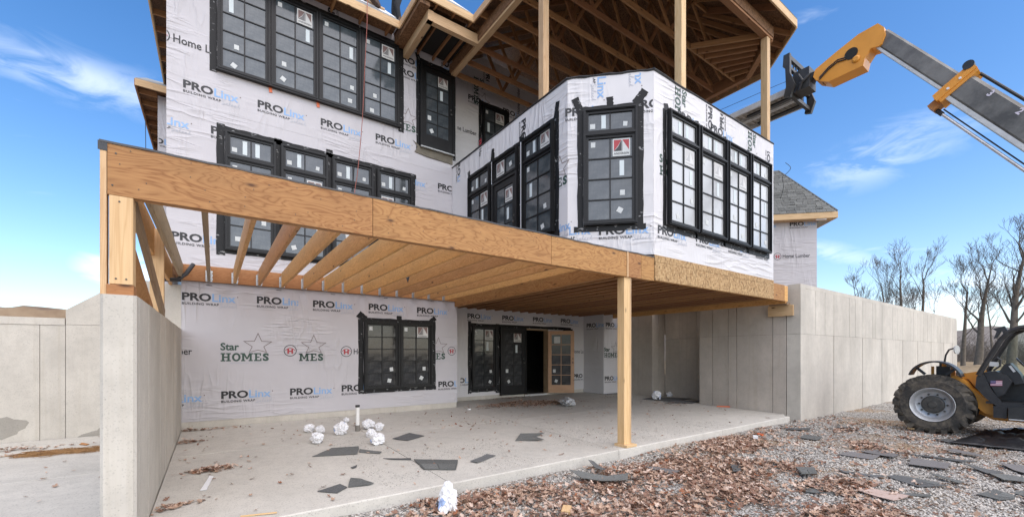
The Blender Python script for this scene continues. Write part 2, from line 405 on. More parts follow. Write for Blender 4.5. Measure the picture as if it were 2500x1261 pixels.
def tyremat():
    m = NM('muddy_tyre'); v = m.vec()
    d = m.ramp(m.noise(v, 6, 6, .65), [(.42, 0), (.72, 1)])
    m.base(m.mix(m.math('MULTIPLY', d, .8), (.042,.04,.037), (.22,.185,.14))); m.set(.85, spec=.3); m.bump(m.noise(v, 60, 4), .25, .006); return m.mat
M_TYRE = tyremat()
M_RIM = plain('silver_rim', (.52,.53,.54), (.40,.40,.40), 7, rough=.38, metal=.35)
M_HUB = plain('dark_hub', (.05,.05,.048), (.09,.085,.075), 14, rough=.6, metal=.3)
M_PLASTIC = plain('black_plastic', (.018,.018,.02), (.035,.035,.036), 8, rough=.45)
M_CABGLASS = None
def cabglass():
    m = NM('cab_glass'); m.base((.8,.9,.86)); m.set(.02); m.p.inputs['Transmission Weight'].default_value = 1; m.p.inputs['IOR'].default_value = 1.02; return m.mat
M_CABGLASS = cabglass()
M_ALU = plain('aluminium_plank', (.62,.62,.60), (.50,.495,.475), 6, rough=.5, metal=.2, bump=.1)
M_PLANKU = plain('plank_underside', (.42,.40,.36), (.33,.31,.27), 5, rough=.6, metal=.0)  # duller, warmer grey than the plank tops
M_BARK = plain('bark', (.10,.085,.065), (.17,.145,.115), 5, rough=.95, bump=.8, bscale=14)
M_TWIG = plain('twigs', (.085,.07,.057), (.13,.11,.09), 2, rough=.95)
M_ROPE = plain('red_rope', (.36,.12,.09), (.26,.085,.07), 30, rough=.8)
M_PVC = plain('white_pvc', (.74,.73,.70), rough=.4)
M_TARP = plain('black_tarp', (.010,.010,.012), (.022,.022,.025), 6, rough=.38, bump=.5, bscale=18)
def crumple():
    m = NM('crumpled_wrap'); v = m.vec()
    t = m.vor(m.vec((1,1,1)), 9, 'Color'); sc = m.n('ShaderNodeSeparateColor'); m.l(t, sc.inputs[0])
    col = m.mix(m.ramp(sc.outputs[0], [(.92, 0), (.93, 1)]), (.76,.755,.76), (.06,.06,.07))
    col = m.mix(m.ramp(sc.outputs[1], [(.95, 0), (.96, 1)]), col, (.35,.45,.68))
    m.base(col); m.set(.5, spec=.3); m.bump(m.noise(v, 24, 4, .6, .6), .6, .015); return m.mat
M_CRUMP = crumple()
M_FOIL = plain('grey_plastic_sheet', (.60,.61,.61), (.48,.49,.50), 9, rough=.3, bump=.5, bscale=20)
def groundmat():
    m = NM('gravel_ground'); v = m.vec()
    g = m.vor(v, 34, 'Color'); sc = m.n('ShaderNodeSeparateColor'); m.l(g, sc.inputs[0])
    gd = m.vor(v, 34)
    st = m.ramp(sc.outputs[0], [(.0, (.30,.285,.265)), (.45, (.47,.455,.43)), (1.0, (.63,.61,.58))])
    st = m.mix(m.ramp(gd, [(.35, 0), (.62, 1)]), st, (.17,.15,.125))
    dirt = m.mix(m.noise(v, 14, 6, .7), (.38,.265,.155), (.24,.165,.10))
    pm = m.ramp(m.math('ADD', m.math('MULTIPLY', m.noise(m.vec((.55,.8,1)), 1.0, 5, .65), .8), m.math('MULTIPLY', m.noise(v, 9, 4), .2)), [(.50, 0), (.60, 1)])
    sx = m.n('ShaderNodeSeparateXYZ'); m.l(v, sx.inputs[0])
    far = m.ramp(m.math('MULTIPLY', sx.outputs[0], 1/60), [(.30, 0), (.46, 1)])
    col = m.mix(m.math('MULTIPLY', pm, .8), st, dirt)
    straw = m.mix(m.noise(m.vec((3,9,3)), 2.0, 6, .7), (.33,.24,.13), (.17,.12,.07))
    m.base(m.mix(far, col, straw)); m.set(.95, spec=.2)
    m.bump(m.math('SUBTRACT', 1.0, gd), .7, .02); m.bump(m.noise(v, 5, 5), .4, .06); return m.mat
M_GROUND = groundmat()
M_EARTH = plain('brown_earth', (.20,.135,.085), (.32,.24,.155), 3, rough=.95, bump=.9, bscale=9, detail=8)
M_HILL = plain('far_wooded_hill', (.16,.13,.105), (.22,.185,.15), .12, rough=1, bump=.0)
M_STONES = [plain('gravel_pale', (.60,.565,.51), (.50,.47,.42), 30, rough=.9), plain('gravel_mid', (.44,.41,.37), (.36,.335,.30), 30, rough=.9), plain('gravel_dark', (.25,.235,.22), (.30,.285,.265), 30, rough=.9)]
M_LEAVES = [plain('leaf_tan', (.47,.315,.225), (.36,.235,.16), 25, rough=.8), plain('leaf_brown', (.26,.145,.10), (.19,.105,.07), 25, rough=.8),
            plain('leaf_pale', (.60,.46,.37), (.50,.37,.29), 25, rough=.8), plain('leaf_russet', (.30,.115,.05), (.22,.085,.04), 25, rough=.8)]
M_JEANS = plain('work_trousers', (.035,.038,.045), (.06,.06,.065), 20, rough=.9, bump=.3)
M_BOOT = plain('brown_boots', (.06,.035,.025), (.09,.055,.035), 12, rough=.7, bump=.2)
M_SKIN = plain('skin', (.45,.28,.20), rough=.55)
M_JACKET = plain('dark_jacket', (.07,.075,.08), (.10,.105,.11), 14, rough=.9)
M_FLAGB = plain('flag_blue', (.06,.05,.16), rough=.5); M_FLAGR = plain('flag_red', (.38,.09,.14), rough=.5); M_FLAGW = plain('flag_white', (.66,.60,.66), rough=.5)
M_ORFLAG = plain('orange_plastic', (.70,.16,.06), rough=.5)
# ------------------------------------------------------------------ setting: ground, banks, patio
def fbm(x, y, s, o=3):
    return mnoise.fractal(Vector((x*s, y*s, 3.7)), 1.0, 2.0, o)
def grid_sheet(name, x0, x1, y0, y1, nx, ny, zf, mat, label=None):
    vs = []; fs = []
    for j in range(ny+1):
        for i in range(nx+1):
            x = x0 + (x1-x0)*i/nx; y = y0 + (y1-y0)*j/ny; vs.append((x, y, zf(x, y)))
    for j in range(ny):
        for i in range(nx): a = j*(nx+1)+i; fs.append((a, a+1, a+nx+2, a+nx+1))
    m = MB(); m.add(vs, fs); o = m.build(name, mat, smooth=True); return tag(o, label, None, None, 'structure')
def gz(x, y):
    near = 1.0 if (-3 < x < 30 and -8 < y < 5) else .6
    z = GZ + .035*fbm(x, y, .9) * near
    if y > 3.9 and x < 11.6: z = min(z, GZ + .01)
    return z
# fine sheet near the camera, let into a coarse one that reaches the horizon
grid_sheet('ground', -4, 32, -12, 4.9, 216, 102, gz, M_GROUND, 'pale crushed gravel and dirt around the building site')
m = MB()
for (x0, x1, y0, y1) in ((-1200, -4, -1200, 1200), (32, 1200, -1200, 1200), (-4, 32, -1200, -12), (-4, 32, 4.9, 1200)):
    m.add([(x0,y0,GZ-.01),(x1,y0,GZ-.01),(x1,y1,GZ-.01),(x0,y1,GZ-.01)], [(0,1,2,3)])
tag(m.build('outer_ground', M_GROUND), 'flat straw coloured ground running out to the horizon', None, None, 'structure')
grid_sheet('earth_bank', -40, -.9, 10.15, 40, 160, 110, lambda x, y: 1.3 + .86*min(1, max(0, (y-10.15)/.25)) + .12*fbm(x, y, 1.7, 4) + .08*min(1, max(0, (y-10.2)/2.5)) + .06*fbm(x+9, y, .9), M_EARTH, 'bank of bare brown soil heaped behind the concrete wall')
grid_sheet('upper_bank', 11.9, 29.4, 4.62, 40, 40, 60, lambda x, y: 2.9 + .05*fbm(x, y, .8), M_EARTH, 'soil held up behind the long concrete retaining wall')
vs = []; fs = []
for i in range(121):
    a = R(20 + i*1.0); r = 170; h = 9.5 + 3.5*fbm(i*.12, 1.0, 1.0)
    for rr, hh in ((r-60, -1), (r, h), (r+60, -1)): vs.append((rr*math.sin(a), rr*math.cos(a), hh))
for i in range(120):
    for k in (0, 1): a = i*3+k; fs.append((a, a+1, a+4, a+3))
m = MB(); m.add(vs, fs); tag(m.build('hills', M_HILL, smooth=True), 'low brown wooded hills on the horizon', None, None, 'structure')

# the patio slab, cast in bays with sawn joints
slab = tag(place(bpy.data.objects.new('patio_slab', None), Matrix.Translation((5, 7, -.1)), None), 'pale concrete patio slab under the deck', None, None, 'structure')
def slab_bay(x0, x1, y0, y1, par):
    g = .005; m = MB(); a, b = slab_z(y0), slab_z(y1); c = .012
    x0 += g; x1 -= g; yb = y1 - g; ya = y0 + g
    m.add([(x0,ya,-.45),(x1,ya,-.45),(x1,yb,-.45),(x0,yb,-.45),(x0,ya,a-c),(x1,ya,a-c),(x1,yb,b),(x0,yb,b),(x0,ya+c,a),(x1,ya+c,a)],
          [(0,3,2,1),(0,1,5,4),(2,3,7,6),(4,5,9,8),(8,9,6,7),(1,2,6,9,5),(3,0,4,8,7)])
    return m.build('slab_bay', M_SLAB, par)
xs = [-.48, 2.24, 5.15, 8.2, 11.22]
for i in range(4):
    for y0, y1 in ((4.4, 7.5), (7.5, 9.84)):
        slab_bay(xs[i], xs[i+1], y0, y1, slab)
for (x0, x1, y0, y1) in ((5.22, 8.2, 9.84, 10.9), (8.2, 10.84, 9.84, 10.9), (11.22, 12.4, 6.9, 9.8), (11.22, 11.49, 4.62, 6.9)): slab_bay(x0, x1, y0, y1, slab)
slab2 = tag(place(bpy.data.objects.new('side_slab', None), Matrix.Translation((-3, 7, -.1)), None), 'pale concrete slab beyond the short wing wall', None, None, 'structure')
for i, x0 in enumerate((-10, -7, -4)):
    for y0, y1 in ((4.4, 7.1), (7.1, 9.94)): slab_bay(x0, x0+3 if i < 2 else -.70, y0, y1, slab2)

# ------------------------------------------------------------------ concrete walls, cast panel by panel
def cpanel(par, pts, off, mat=None):
    m = MB(); m.prism(pts, off); return m.build('concrete_panel', mat or M_CONC, par)
ww = thing('concrete_wing_wall', (-.59, 7, 0), 'short concrete wing wall carrying the left end of the timber beam', 'wall')
ys = [4.33, 4.47, 5.05, 5.62, 6.1, 6.7, 7.3, 7.75, 8.3, 8.9, 9.4, 9.84]
for i in range(len(ys)-1):
    a, b = ys[i]+.003, ys[i+1]-.003; x0, x1 = -.695, -.487; z1 = 1.845
    if i == 0:
        c = .02; pl = [(x0+c,a),(x1-c,a),(x1,a+c),(x1,b),(x0,b),(x0,a+c)]
    else: pl = [(x0,a),(x1,a),(x1,b),(x0,b)]
    j = .002*((i*7) % 3)
    cpanel(ww, [(x + (j if x == x1 else 0), y, -.5) for x, y in pl], (0,0,z1+.5))
m = MB(); m.box(-.69, -.492, 4.36, 9.83, -.5, 1.84); m.build('core', M_CONC_IN, ww)
rw = thing('concrete_foundation_wall', (-3, 10, 0), 'pale grey concrete wall with a stepped top at far left', 'wall')
def ypanel(par, x0, x1, z0, zl, zr, y0, y1, mat=None):
    cpanel(par, [(x0+.0035,y0,z0),(x1-.0035,y0,z0),(x1-.0035,y0,zr),(x0+.0035,y0,zl)], (0,y1-y0,0), mat)
for x0, x1, zl, zr in ((-10,-7,1.86,1.86),(-7,-4.7,1.86,1.86),(-4.7,-2.29,1.86,1.86),(-2.29,-2.0,1.86,1.86),(-2.0,-.86,1.875,1.875)): ypanel(rw, x0, x1, -.5, zl, zr, 9.95, 10.18)
ypanel(rw, -2.0, -1.24, 1.88, 2.12, 2.70, 9.95, 10.18); ypanel(rw, -1.24, -.86, 1.88, 2.70, 2.70, 9.95, 10.18)
ypanel(rw, -.86, -.487, -.5, 2.66, 2.66, 9.86, 10.18)
m = MB(); m.box(-10, -2.006, 9.94, 10.19, 1.864, 1.98); m.build('top_kerb', M_CONC, rw)
m = MB(); m.box(-9.9, -.9, 9.97, 10.16, -.5, 1.85); m.build('core', M_CONC_IN, rw)

M_DAMP = concrete('damp_concrete', (.36, .335, .29), streak=False)
def damp(cx_, cz_, rx, rz, seed, lo):
    m = MB(); q = random.Random(seed); pts = []
    for k in range(26):
        a = 2*math.pi*k/26; r = 1 + .22*math.sin(3*a+seed) + q.uniform(-.12,.12); pts.append((cx_+rx*r*math.cos(a), 9.9475, max(lo, cz_+rz*r*math.sin(a))))
    m.prism(pts, (0,.004,0)); m.build('damp_patch', M_DAMP, rw)
damp(-2.62, .25, .17, .16, 1, .05); damp(-1.48, .02, .34, .12, 4, .003)
gw = thing('concrete_retaining_wall', (20, 4.4, 0), 'long bright concrete retaining wall running off to the right', 'wall')
xx = 11.5; k = 0; wid = [.30,.62,.60,.60,.60,.60,.48,.62,.34,.60]
while xx < 29.4:
    x1 = min(xx + wid[k % 10], 29.5); d = .003*((k*5) % 4)
    ypanel(gw, xx, x1, -.6, 1.868, 1.868, 4.28+d, 4.58); ypanel(gw, xx, x1, 1.873, 2.98, 2.98, 4.28+.003*((k*3) % 4), 4.58)
    xx = x1; k += 1
m = MB(); m.box(11.52, 29.48, 4.29, 4.57, 2.984, 3.08); m.build('top_strip', M_CONC, gw)
m = MB(); m.box(11.6, 29.45, 4.30, 4.56, -.6, 2.97); m.build('core', M_CONC_IN, gw)
rs = thing('concrete_return_wall', (11.8, 5.6, 0), 'shaded concrete return wall under the far end of the timber deck', 'wall')
ysr = [4.59, 4.9, 5.80, 6.03, 6.47, 6.87]
for i in range(5):
    a, b = ysr[i]+.006, ysr[i+1]-.006; d = .003*((i*2) % 3)
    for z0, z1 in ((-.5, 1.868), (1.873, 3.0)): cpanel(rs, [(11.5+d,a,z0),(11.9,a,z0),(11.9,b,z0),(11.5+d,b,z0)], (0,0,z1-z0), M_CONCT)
m = MB(); m.box(11.53, 11.88, 4.62, 6.84, -.5, 2.98); m.build('core', M_CONC_IN, rs)
m = MB(); m.box(11.49, 12.41, 6.875, 6.895, -.4, 2.9)
al = thing('concrete_alcove_wall', (12.2, 8, 0), 'concrete alcove wall in shadow behind the return wall', 'wall')
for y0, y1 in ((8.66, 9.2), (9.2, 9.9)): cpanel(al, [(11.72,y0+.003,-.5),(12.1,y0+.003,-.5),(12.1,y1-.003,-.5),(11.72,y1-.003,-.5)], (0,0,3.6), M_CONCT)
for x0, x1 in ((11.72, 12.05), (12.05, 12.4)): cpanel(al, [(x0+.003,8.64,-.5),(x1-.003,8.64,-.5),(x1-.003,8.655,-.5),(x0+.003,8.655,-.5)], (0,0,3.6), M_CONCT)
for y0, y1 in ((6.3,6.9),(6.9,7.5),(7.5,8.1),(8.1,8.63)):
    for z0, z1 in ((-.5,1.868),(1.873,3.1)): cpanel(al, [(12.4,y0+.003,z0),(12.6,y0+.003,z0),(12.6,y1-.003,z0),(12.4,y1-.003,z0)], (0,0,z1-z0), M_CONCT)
del m

# ------------------------------------------------------------------ printed marks (flat lettering on the wrap)
def text_mesh(txt, size, bold=0.0, sx=1.0, shear=0.0, space=1.0):
    c = bpy.data.curves.new('t', 'FONT'); c.body = txt; c.size = size; c.offset = bold; c.shear = shear; c.space_character = space; c.resolution_u = 3
    o = bpy.data.objects.new('t', c); me = bpy.data.meshes.new_from_object(o)
    v = np.array([p.co[:] for p in me.vertices]) if len(me.vertices) else np.zeros((0,3))
    v[:, 0] *= sx; f = [tuple(p.vertices) for p in me.polygons]
    bpy.data.objects.remove(o); bpy.data.curves.remove(c); bpy.data.meshes.remove(me)
    return v, f
def fit(tm, x0, x1, z0, z1):
    """stretch lettering into a box in the local x-z plane"""
    v, f = tm; a = v[:, :2].min(0); b = v[:, :2].max(0)
    q = np.zeros_like(v); q[:, 0] = x0 + (v[:, 0]-a[0])/(b[0]-a[0])*(x1-x0); q[:, 2] = z0 + (v[:, 1]-a[1])/(b[1]-a[1])*(z1-z0)
    return q, f
class PR(MB):
    def txt(s, tm, mi): s.cur = mi; v, f = tm; s.add([tuple(p) for p in v], f); return s
    def poly(s, pts, mi): s.cur = mi; s.add([(x, 0, z) for x, z in pts], [tuple(range(len(pts)))]); return s
    def line(s, pts, w, mi, closed=False):
        s.cur = mi; n = len(pts); P = [Vector((x, 0, z)) for x, z in pts]; L = []; Rr = []
        for i in range(n):
            if closed: t0 = (P[i]-P[i-1]).normalized(); t1 = (P[(i+1) % n]-P[i]).normalized()
            else: t0 = (P[i]-P[max(i-1,0)]); t1 = (P[min(i+1,n-1)]-P[i]); t0 = (t0 if t0.length else t1).normalized(); t1 = (t1 if t1.length else t0).normalized()
            t = (t0+t1); t = t.normalized() if t.length > 1e-6 else t1
            nn = Vector((-t.z, 0, t.x)); k = 1/max(.35, abs(nn.dot(Vector((-t1.z,0,t1.x)))))
            L.append(P[i]+nn*w/2*k); Rr.append(P[i]-nn*w/2*k)
        q = n if closed else n-1
        s.add(L+Rr, [(i, (i+1) % n, n+(i+1) % n, n+i) for i in range(q)]); return s
def select_path(x0, z0, w, h):
    pts = [(.16,.92),(.08,1.0),(.02,.88),(.07,.72),(.13,.55),(.10,.36),(.0,.30),(.06,.42),(.22,.46),(.30,.58),(.27,.66),(.23,.56),(.27,.42),(.36,.45),(.46,.95),(.42,.98),(.40,.6),(.44,.42),(.52,.47),(.58,.60),(.55,.66),(.51,.55),(.55,.42),(.64,.46),(.74,.64),(.68,.62),(.66,.48),(.72,.42),(.82,.5),(.92,.98),(.88,.62),(.90,.44),(1.0,.52)]
    out = []
    for i in range(len(pts)-1):
        p0 = pts[max(i-1,0)]; p1 = pts[i]; p2 = pts[i+1]; p3 = pts[min(i+2,len(pts)-1)]
        for t in (0,.33,.66):
            out.append(tuple(.5*((2*p1[k])+(-p0[k]+p2[k])*t+(2*p0[k]-5*p1[k]+4*p2[k]-p3[k])*t*t+(-p0[k]+3*p1[k]-3*p2[k]+p3[k])*t**3) for k in (0,1)))
    return [(x0+a*w, z0+b*h) for a, b in out]
def ring(cx, cz, r, n=28): return [(cx+r*math.cos(2*math.pi*k/n), cz+r*math.sin(2*math.pi*k/n)) for k in range(n)]
PM = [M_PRINTK, M_PRINTB, M_PRINTG, M_PRINTGR, M_PRINTR, M_PRINTBR]
T_PRO = text_mesh('PRO', 1, .035); T_LINX = text_mesh('Linx', 1, .018); T_BW = text_mesh('BUILDING WRAP', 1, .022, space=1.12)
T_HL = text_mesh('Home Lumber', 1, .012); T_STAR = text_mesh('Star', 1, .03); T_BY = text_mesh('By Delagrange & Richhart, Inc.', 1, .006); T_S = text_mesh('S', 1, .05)
def pr_prolinx():
    m = PR(); m.txt(fit(T_PRO, 0, .44, -.149, 0), 0); m.txt(fit(T_LINX, .455, .83, -.149, .0), 1)
    m.poly(ring(.862, -.035, .011, 10), 5); m.txt(fit(T_BW, 0, .56, -.225, -.18), 0); m.line(select_path(.57, -.30, .30, .13), .006, 2); return m
def pr_star():
    # slab lettering and a five pointed outline; origin at the top left of HOMES
    m = PR(); H = .19; sw = .043; se = .028; x = 0.0
    def rect(a, b, c, d): m.poly([(a,c),(b,c),(b,d),(a,d)], 3)
    def stem(c, z0=-H, z1=0): rect(c-sw/2, c+sw/2, z0, z1)
    def serif(c, z, w=.05): rect(c-w, c+w, z, z+se)
    stem(.05); stem(.155); rect(.07, .135, -H*.58, -H*.42)
    for c in (.05,.155): serif(c, -se, .046); serif(c, -H, .046)
    n = 26; o_ = ring(0,0,1,n); cx = .305
    m.cur = 3; m.add([(cx+.085*a, 0, -H/2+H*.52*b) for a, b in o_] + [(cx+.042*a, 0, -H/2+H*.31*b) for a, b in o_], [(i,(i+1) % n,n+(i+1) % n,n+i) for i in range(n)])
    stem(.44); stem(.59); serif(.43, -se, .045); serif(.60, -se, .045); serif(.44, -H, .042); serif(.59, -H, .042)
    m.poly([(.43,0),(.47,0),(.535,-H*.75),(.50,-H*.75)], 3); m.poly([(.60,0),(.56,0),(.50,-H*.75),(.535,-H*.75)], 3)
    stem(.70); rect(.655,.80,-se,0); rect(.655,.81,-H,-H+se); rect(.70,.77,-H*.57,-H*.43); rect(.775,.80,-.065,0); rect(.785,.81,-H,-H+.07)
    m.txt(fit(T_S, .835, .965, -H, 0), 3); m.txt(fit(T_STAR, 0, .36, .06, .235), 3)
    star = []
    for k in range(10):
        r = .30 if k % 2 == 0 else .125; a = math.pi/2 + k*math.pi/5; star.append((.74 + r*1.0*math.cos(a), .19 + r*.93*math.sin(a)))
    star = [(a, max(b, .02)) for a, b in star]
    m.line(star, .014, 5, True); m.line([(0,.025),(.62,.025)], .007, 2); m.txt(fit(T_BY, .19, .96, -.255, -.21), 2); return m
def pr_home():
    m = PR(); m.line(ring(.14, 0, .135), .016, 0, True)
    m.line([(.03,.0),(.085,.05),(.14,.065),(.195,.05),(.25,.0)], .014, 4); 
    for a, b, c, d in ((.075,.115,-.075,.045),(.165,.205,-.075,.045),(.115,.165,-.03,.0)): m.poly([(a,c),(b,c),(b,d),(a,d)], 4)
    m.txt(fit(T_HL, .33, 1.33, -.075, .075), 0); return m
PRINTS = {'pro': pr_prolinx().mesh('wrap_print', PM), 'star': pr_star().mesh('wrap_print', PM), 'home': pr_home().mesh('wrap_print', PM)}
def print_on(wall, kind, p, n, clip=None, rot=0, s=1.0):
    """lettering on a wall part; clip = (xmin, xmax, zmin, zmax) in metres from the print's origin before turning"""
    me = PRINTS[kind]
    if clip:
        me = me.copy(); bm = bmesh.new(); bm.from_mesh(me)
        for i, (ax, sg) in enumerate(((0,1),(0,-1),(2,1),(2,-1))):
            if i >= len(clip) or clip[i] is None: continue
            co = [0,0,0]; co[ax] = clip[i]; no = [0,0,0]; no[ax] = -sg
            bmesh.ops.bisect_plane(bm, geom=bm.verts[:]+bm.edges[:]+bm.faces[:], plane_co=co, plane_no=no, clear_outer=True)
        bm.to_mesh(me); bm.free()
    n = Vector(n).normalized()
    mt = frame_mtx(Vector(p) + n*.004, n) @ Matrix.Rotation(R(rot), 4, 'Y') @ Matrix.Scale(s, 4)
    return place(bpy.data.objects.new('wrap_print', me), mt, wall)
# ------------------------------------------------------------------ the house
HOUSE = thing('house', (2.5, 12, 0), 'tall unfinished house clad in printed white building wrap', 'house')
NY = (0,-1,0); NX = (-1,0,0); N45 = (-1,-1,0)
Y1, YR, YP = 9.85, 10.9, 10.4
def wallbox(x0, x1, y0, y1, z0, z1, mat=None, name='wall'):
    m = MB(); m.box(x0, x1, y0, y1, z0, z1); return m.build(name, mat or M_WRAP, HOUSE)
w_low = wallbox(-.488, 5.2, Y1, 10.05, .13, 2.742)
w_up = wallbox(-.70, 5.10, Y1, 10.05, 3.045, 9.0)
wallbox(-.69, 5.09, Y1+.01, 10.05, 2.74, 3.05, M_OSBD)
wallbox(-.70, -.55, 10.055, 20, 2.7, 9.0); wallbox(-.5, 5.19, Y1+.012, 10.06, -.3, .128, M_CONC, 'foundation')
wallbox(5.05, 5.198, 10.055, 10.895, .13, 2.74)
w_rl = wallbox(5.2, 8.2, YR, 11.05, .13, 2.742, M_WRAP2); w_rr = wallbox(9.12, 10.85, YR, 11.05, .13, 2.742, M_WRAP2); wallbox(8.2, 9.12, YR, 11.05, 2.2, 2.742, M_WRAP2)  # paler wrap colour stands in for light missing in the recess
wallbox(5.2, 8.2, YR+.012, 11.06, -.3, .128, M_CONC, 'foundation'); wallbox(9.12, 10.85, YR+.012, 11.06, -.3, .128, M_CONC, 'foundation')
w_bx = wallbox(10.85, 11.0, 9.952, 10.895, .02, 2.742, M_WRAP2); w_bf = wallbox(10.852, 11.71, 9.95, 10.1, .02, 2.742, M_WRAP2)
# room seen through the open door
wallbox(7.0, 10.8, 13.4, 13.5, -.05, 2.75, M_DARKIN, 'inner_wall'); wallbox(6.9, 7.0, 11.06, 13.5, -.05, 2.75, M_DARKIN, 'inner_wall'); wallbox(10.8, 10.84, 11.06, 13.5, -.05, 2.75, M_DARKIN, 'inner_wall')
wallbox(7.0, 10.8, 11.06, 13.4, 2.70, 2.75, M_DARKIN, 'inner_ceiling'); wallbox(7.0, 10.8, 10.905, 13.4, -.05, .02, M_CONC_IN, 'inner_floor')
for x in (8.3, 8.7, 9.1, 9.5): board('stud', (x, 12.6, .02), (x, 12.6, 2.7), .04, .09, M_OLD, HOUSE, (0,1,0))
wallbox(8.2, 9.12, YR-.03, 11.06, .02, .075, M_ALU, 'threshold')
w_pw = wallbox(5.12, 11.4, YP, YP+.15, 6.1, 9.9, M_WRAP2)  # paler wrap colour makes up for the shade under the porch roof
wallbox(4.98, 5.10, 10.055, YP+.15, 6.2, 9.0)
# bay
BO = [(5.05, 9.84), (5.05, 5.47), (6.07, 4.45), (10.48, 4.45), (11.43, 5.40), (11.43, 9.84)]
def inset(poly, d):
    out = []; n = len(poly)
    for i in range(n):
        p = Vector(poly[i]); a = Vector(poly[i-1]) if i else None; b = Vector(poly[i+1]) if i < n-1 else None
        def nrm(u, v): t = (v-u).normalized(); return Vector((-t.y, t.x))
        if a is None: out.append(p + nrm(p, b)*d); continue
        if b is None: out.append(p + nrm(a, p)*d); continue
        n1, n2 = nrm(a, p), nrm(p, b); k = (n1+n2); out.append(p + k*(d/k.dot(n1)))
    return [tuple(o) for o in out]
BI = inset(BO, .15)
bay = []
ZB0, ZB1 = 3.075, 6.18
for i in range(5):
    a, b = Vector(BO[i]), Vector(BO[i+1]); t = (b-a).normalized()*.0015
    pts = [BO[i], BO[i+1], BI[i+1], BI[i]]
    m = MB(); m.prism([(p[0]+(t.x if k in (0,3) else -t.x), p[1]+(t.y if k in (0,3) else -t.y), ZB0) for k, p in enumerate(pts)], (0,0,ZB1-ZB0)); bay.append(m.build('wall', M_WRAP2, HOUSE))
w_bl, w_fc, w_bay = bay[0], bay[1], bay[2]
m = MB(); m.prism([(x, y, ZB1-.12) for x, y in inset(BO, .152)], (0,0,.1)); m.build('roof_deck', M_MEMBR, HOUSE)
for i in range(5):
    m = MB(); a = Vector((*BO[i], ZB1+.012)); b = Vector((*BO[i+1], ZB1+.012)); n = 14; rr = random.Random(i)
    pts = [a.lerp(b, k/n) + Vector((0,0,rr.uniform(-.006,.010))) for k in range(n+1)]
    m.tube(pts, [.02+rr.uniform(-.004,.006) for _ in pts], 6); m.build('membrane_edge', M_MEMBR, HOUSE)
# strand-board rim below the bay
for i, (x0, x1) in enumerate(((6.095, 7.3), (7.3, 8.52), (8.52, 9.75), (9.75, 10.48))):
    m = MB(); m.box(x0+.003, x1-.003, 4.44, 4.46, 2.64, 2.955); m.build('rim_panel', M_OSB, HOUSE)
for i, (x0, x1) in enumerate(((6.095, 8.5), (8.5, 10.48))):
    m = MB(); m.box(x0+.003, x1-.003, 4.442, 4.46, 2.96, 3.072); m.build('rim_panel', M_OSB, HOUSE)
for i, (x0, x1) in enumerate(((5.3, 7.7), (7.7, 9.6), (9.6, 11.38))):
    m = MB(); m.box(x0+.003, x1-.003, 4.63, YR-.01, 3.03, 3.055); m.build('subfloor_panel', M_OSBD, HOUSE)

# ---- windows and doors
_wc = {}
def ring_box(m, x0, x1, z0, z1, w, y0, y1):
    m.box(x0, x1, y0, y1, z0, z0+w); m.box(x0, x1, y0, y1, z1-w, z1); m.box(x0, x0+w, y0, y1, z0+w, z1-w); m.box(x1-w, x1, y0, y1, z0+w, z1-w)
def lites(x0, x1, z0, z1, cols, rows, sw=.04):
    """glass openings of one sash with its bars"""
    bx = .02; cw = (x1-x0-2*sw-(cols-1)*bx)/cols; ch = (z1-z0-2*sw-(rows-1)*bx)/rows; out = []
    for r in range(rows):
        for c in range(cols): out.append((x0+sw+c*(cw+bx), x0+sw+c*(cw+bx)+cw, z0+sw+r*(ch+bx), z0+sw+r*(ch+bx)+ch))
    return out
def sash(m, x0, x1, z0, z1, cols, rows, sw=.04, y0=-.04, y1=-.002, botw=None):
    ring_box(m, x0, x1, z0, z1, sw, y0, y1); bx = .02
    cw = (x1-x0-2*sw-(cols-1)*bx)/cols; ch = (z1-z0-2*sw-(rows-1)*bx)/rows
    for c in range(1, cols): xa = x0+sw+c*cw+(c-1)*bx; m.box(xa, xa+bx, y0+.010, y1, z0+sw, z1-sw)
    for r in range(1, rows):
        za = z0+sw+r*ch+(r-1)*bx
        for c in range(cols): xa = x0+sw+c*(cw+bx); m.box(xa, xa+cw, y0+.012, y1, za, za+bx)
def pane(par, mtx, x0, x1, z0, z1, mat, y=-.012):
    key = ('pane', round(x1-x0,3), round(z1-z0,3), mat.name)
    if key not in _wc:
        m = MB(); m.box(0, x1-x0, 0, .005, 0, z1-z0); _wc[key] = m.mesh('pane', mat)
    return place(bpy.data.objects.new('pane', _wc[key]), mtx @ Matrix.Translation((x0, y, z0)), par)
T_AND = text_mesh('ANDERSEN', 1, .02, space=1.1)
def mk_logo(grey):
    m = PR(); m.poly([(0,0),(.29,0),(.29,.30),(0,.30)], 0)
    for mi, pts in ((1,[(.02,.275),(.02,.09),(.09,.175),(.145,.275)]), (2,[(.02,.085),(.145,.085),(.145,.268),(.09,.16)]), (1,[(.16,.275),(.27,.275),(.27,.10)]), (2,[(.15,.085),(.15,.27),(.16,.26),(.16,.085)])):
        m.poly(pts, mi); m.v[-len(pts):] = [(a, -.0015, c) for a, b, c in m.v[-len(pts):]]
    m.txt(fit(T_AND, .02, .27, .025, .062), 3); k = len(fit(T_AND, 0, 1, 0, 1)[0]); m.v[-k:] = [(a, -.0015, c) for a, b, c in m.v[-k:]]
    rd = M_PRINTR if not grey else plain('dull_logo_brown', (.20,.13,.12)); bk = plain('logo_black', (.045,.045,.05)) if not grey else plain('dull_logo_grey', (.20,.195,.195))  # dull copy: muted colours put shadow into upper-window and door stickers
    return m.mesh('sticker', [M_STICK if not grey else plain('dull_sticker', (.60,.60,.58)), rd, bk, M_PRINTK])
LOGO = {0: mk_logo(False), 1: mk_logo(True)}
LOGO[2] = LOGO[1].copy()
